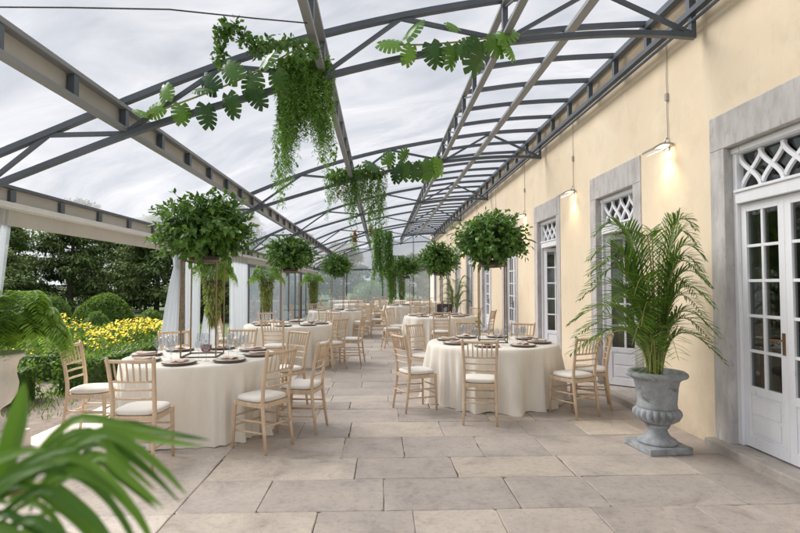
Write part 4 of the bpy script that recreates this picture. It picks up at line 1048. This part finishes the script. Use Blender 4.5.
# yellow flowers (stuff)
r = random.Random(5); m = MB()
for k in range(7500):
    x_, y_ = r.uniform(-10.5, -4.75), r.uniform(9.25, 13.6); z_ = .43 + .14 * math.sin(x_ * 2.1) + .12 * math.sin(y_ * 1.7 + x_) + r.uniform(-.22, .1) + (y_ - 9) * .02
    m.mi = 0; m.tint = r.random()
    for _ in range(1): m.leaf((x_, y_, z_ - r.uniform(.08, .3)), Vector((r.uniform(-1, 1), r.uniform(-1, 1), .8)), sph(r), .13, .04)
    patch = math.sin(x_ * 3.1 + y_) + math.sin(y_ * 2.3 - x_ * 1.4)
    if patch > -1.2 and r.random() < .95:
        m.mi = 1; m.tint = r.random(); s_ = r.uniform(.02, .035); tl = Vector((r.uniform(-.5, .5), r.uniform(-.9, .2), 1)).normalized(); q = tl.to_track_quat('Z', 'Y')
        vs = [Vector((x_, y_, z_)) + q @ Vector((s_ * (1 if i % 2 == 0 else .62) * math.cos(PI * i / 5), s_ * (1 if i % 2 == 0 else .62) * math.sin(PI * i / 5), 0)) for i in range(10)]; m.add(vs, [tuple(range(10))])
m.mi = 0
for k in range(9000): 
    x_, y_ = r.uniform(-10.6, -4.7), r.uniform(9.15, 13.7); m.tint = r.uniform(0, .6); m.leaf((x_, y_, r.uniform(-.05, .5)), Vector((r.uniform(-1, 1), r.uniform(-1, 1), r.uniform(.2, 1.2))), sph(r), .16, .05)
tag(m.build('yellow_flower_bed', [M['boxg'], M['yellow']]), 'dense bed of bright yellow daisy flowers between the box hedges', 'flower bed', kind='stuff')
# grasses on the bed edge
m = MB()
for k in range(1200):
    x_, y_ = r.uniform(-7, -4.25), r.uniform(5.4, 8.6)
    if r.random() < .6: x_ = r.gauss(-4.45, .3); y_ = r.uniform(6.2, 8)
    m.tint = r.random(); m.sliver((x_, y_, -.04), Vector((r.uniform(-.7, .7), r.uniform(-.7, .7), 1)), sph(r), r.uniform(.04, .13), .012)
tag(m.build('grass_tufts', M['boxg']), 'straggling grass and weeds on the brown earth strip', 'grass', kind='stuff')

def topiary(x_, y_, rx, rz, label, seed, n=2600):
    r = random.Random(seed); m = MB(); m.tint = .15
    m.lathe([(rx * .93 * math.cos(a), rz * .93 * math.sin(a) - .09) for a in [PI / 2 * i / 8 for i in range(8)]] + [(0, rz * .93 - .09)], 24)
    for k in range(n):
        v = sph(r).normalized(); v.z = abs(v.z); lump = 1 + .025 * math.sin(6 * v.x + seed) + .02 * math.sin(9 * v.y); p = Vector((v.x * rx * lump, v.y * rx * lump, v.z * rz * lump - .09)) * r.uniform(.95, 1.02)
        m.tint = min(1, max(0, r.gauss(.5, .22))); m.leaf(p, v * .5 + sph(r), v + sph(r) * .5, rx * .07 + .04, rx * .04 + .02, .1)
    root = empty('topiary_shrub', label, 'shrub', (x_, y_, 0), 0, 'clipped rounded shrubs'); m.build('foliage', M['boxg'], root)
topiary(-10.5, 20.3, 1.0, 1.22, 'large clipped dome shrub behind the yellow flowers', 1, 5200)
topiary(-9.15, 17.2, .42, .72, 'small clipped ball shrub in front of the large dome', 2, 1600)
topiary(-7.6, 17.6, .45, .78, 'small clipped ball shrub right of the large dome', 3, 1600)
topiary(-13.0, 21, .8, 1.2, 'clipped shrub left of the large dome', 4, 1800)
topiary(-.9, 44, 1.6, 1.9, 'rounded shrub seen far off through the end glazing', 5, 1500)

def make_tree(seed, h, rad, dense=7000, lean=0):
    """conifer-like evergreen: trunk, limbs, layered foliage pads"""
    r = random.Random(seed); root = empty('evergreen_tree', '', 'tree')
    m = MB(); pts = [(0, 0, -.1), (.1, 0, h * .3), (.05, .1, h * .6), (0, 0, h * .92)]; m.tube(pts, [h * .028, h * .022, h * .014, h * .004], 10); tk = m.build('trunk', M['bark'], root, smooth=True)
    lm = MB(); cr = MB(); pads = []
    for k in range(46):
        t = (k + r.random()) / 46; z = h * (.10 + .86 * t); az = k * 2.4 + r.uniform(-.5, .5); L = rad * (1.0 - .72 * t ** 1.5) * r.uniform(.65, 1.12)
        e = Vector((L * math.cos(az), L * math.sin(az), z + L * r.uniform(-.12, .22))); lm.tube([(0, 0, z - .1), e * .5 + Vector((0, 0, z * .5)), e], [.05, .035, .012], 5)
        for q in range(4):
            f_ = .42 + .2 * q; c = Vector((0, 0, z)).lerp(e, f_) + Vector((r.uniform(-.3, .3), r.uniform(-.3, .3), r.uniform(-.1, .2))); pads.append((c, rad * r.uniform(.14, .26), r.uniform(-.15, .3)))
    lm.build('limbs', M['bark'], tk)
    per = dense // len(pads)
    for c, s, bt in pads:
        for k in range(per):
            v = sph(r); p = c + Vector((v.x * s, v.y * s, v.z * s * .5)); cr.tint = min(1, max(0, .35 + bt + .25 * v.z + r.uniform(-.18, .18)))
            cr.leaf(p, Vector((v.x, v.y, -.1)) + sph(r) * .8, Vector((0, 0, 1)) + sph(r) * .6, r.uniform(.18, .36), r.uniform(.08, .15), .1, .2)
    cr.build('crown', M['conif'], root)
    return root
T = [make_tree(1, 7.4, 3.1, 20000), make_tree(2, 6.4, 3.5, 20000), make_tree(3, 8.4, 3.0, 20000)]
TT = [tree_of(t) for t in T]; tu = [False] * 3
spots = [(-24, 17, 1, .85), (-20.5, 20.5, 0, .78), (-18.5, 24.5, 1, .92), (-14.8, 25.5, 2, .68), (-11.4, 27, 1, .80), (-8.6, 28.5, 0, .66), (-21, 30, 2, .68), (-15.8, 32.5, 1, .88), (-10.5, 34, 2, .68), (-7.2, 24, 1, .55), (-6.6, 36, 1, .75), (-16.2, 19.6, 1, .68),
 (-3.8, 55, 1, .95), (-8.2, 56, 0, 1.0), (4.2, 58, 1, .8), (8, 56, 0, 1.0), (-12, 45, 2, 1.0), (12, 62, 2, 1.0), (-28, 24, 0, 1.0), (.8, 66, 1, .62), (-6.4, 31, 0, .5)]
tl_ = ['leftmost low evergreen behind the fern urn', 'evergreen second from the left behind the garden', 'evergreen behind the left topiary shrub', 'slim dark evergreen left of the large dome shrub', 'broad dark evergreen right behind the large dome shrub', 'evergreen right of the large dome shrub', 'rear evergreen filling the gap on the left', 'rear broad evergreen above the large dome shrub', 'rear evergreen right of the broad one', 'low bushy evergreen by the bark wrapped post', 'rear evergreen behind the sheer curtains', 'low young evergreen between the two left rows of trees',
 'hazy tree through the end glazing, left of the bright gap', 'hazy tree at the far left of the end glazing', 'hazy tree through the end glazing, right of the vines', 'hazy tree behind the far right leaf ball', 'far evergreen behind the grey glazed panels', 'farthest tree behind the house corner', 'evergreen at the far left edge of the garden', 'low far tree below the bright gap in the end glazing', 'small evergreen behind the first dark post']
for i, (x_, y_, k, s_) in enumerate(spots):
    o = T[k] if not tu[k] else copy_tree(T[k], TT[k]); tu[k] = True
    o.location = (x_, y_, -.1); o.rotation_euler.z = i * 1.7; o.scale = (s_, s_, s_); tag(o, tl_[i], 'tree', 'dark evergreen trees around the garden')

# ------------------------------------------------------------------ camera
cam = bpy.data.cameras.new('camera'); co = bpy.data.objects.new('camera', cam); col.objects.link(co)
cam.sensor_width = 36; cam.lens = 36 * 520 / 800; cam.clip_end = 2000; cam.clip_start = .05
yaw, pit = math.atan(20 / 520), math.atan(18.5 / 520)
fw = Vector((math.sin(yaw) * math.cos(pit), math.cos(yaw) * math.cos(pit), math.sin(pit)))
co.location = (0, 0, 1.53); co.rotation_euler = fw.to_track_quat('-Z', 'Y').to_euler()
cam.dof.use_dof = True; cam.dof.focus_distance = 7.5; cam.dof.aperture_fstop = 3.0
sc.camera = co

# ------------------------------------------------------------------ light
EL, AZ = R(43), R(-62)       # sun to the left and ahead
wd = bpy.data.worlds.new('World'); sc.world = wd; wd.use_nodes = True; t = wd.node_tree; t.nodes.clear()
out = N(t, 'ShaderNodeOutputWorld'); bg = N(t, 'ShaderNodeBackground'); sky = N(t, 'ShaderNodeTexSky', sky_type='NISHITA')
sky.sun_disc = False; sky.sun_elevation = EL; sky.sun_rotation = AZ; sky.air_density = 1.0; sky.dust_density = 1.0
hs = N(t, 'ShaderNodeHueSaturation'); hs.inputs['Saturation'].default_value = .14; hs.inputs['Value'].default_value = 1.0
t.links.new(sky.outputs[0], hs.inputs['Color'])
tc = N(t, 'ShaderNodeTexCoord'); mp = N(t, 'ShaderNodeMapping'); mp.inputs['Scale'].default_value = (1, 1, 2.2); t.links.new(tc.outputs['Generated'], mp.inputs[0])
nz = noise(t, 2.2, 5, .5, mp.outputs[0], .25); rp = ramp(t, nz.outputs['Fac'], [(.32, (.62, .65, .71)), (.5, (.90, .92, .96)), (.70, (1.14, 1.14, 1.15))])
cl = mixc(t, 1.0, rp.outputs[0], (4.6, 4.66, 4.85), 'MULTIPLY')
cc = mixc(t, .90, hs.outputs[0], cl)      # thick cloud layer in front of the clear sky
t.links.new(cc, bg.inputs[0]); bg.inputs[1].default_value = .075; t.links.new(bg.outputs[0], out.inputs[0])
sd = bpy.data.lights.new('sun', 'SUN'); sd.energy = 3.0; sd.angle = R(40); sd.color = (1, .96, .90); so = bpy.data.objects.new('sun', sd); col.objects.link(so)
sv = Vector((math.sin(AZ) * math.cos(EL), math.cos(AZ) * math.cos(EL), math.sin(EL))); so.rotation_euler = (-sv).to_track_quat('-Z', 'Y').to_euler()
sc.view_settings.view_transform = 'Standard'; sc.view_settings.look = 'None'; sc.view_settings.exposure = 1.58; sc.view_settings.gamma = 1; sc.view_settings.use_curve_mapping = False
sc.render.engine = 'CYCLES'; sc.cycles.use_denoising = True; sc.cycles.max_bounces = 10; sc.cycles.transparent_max_bounces = 16; sc.cycles.sample_clamp_indirect = 8
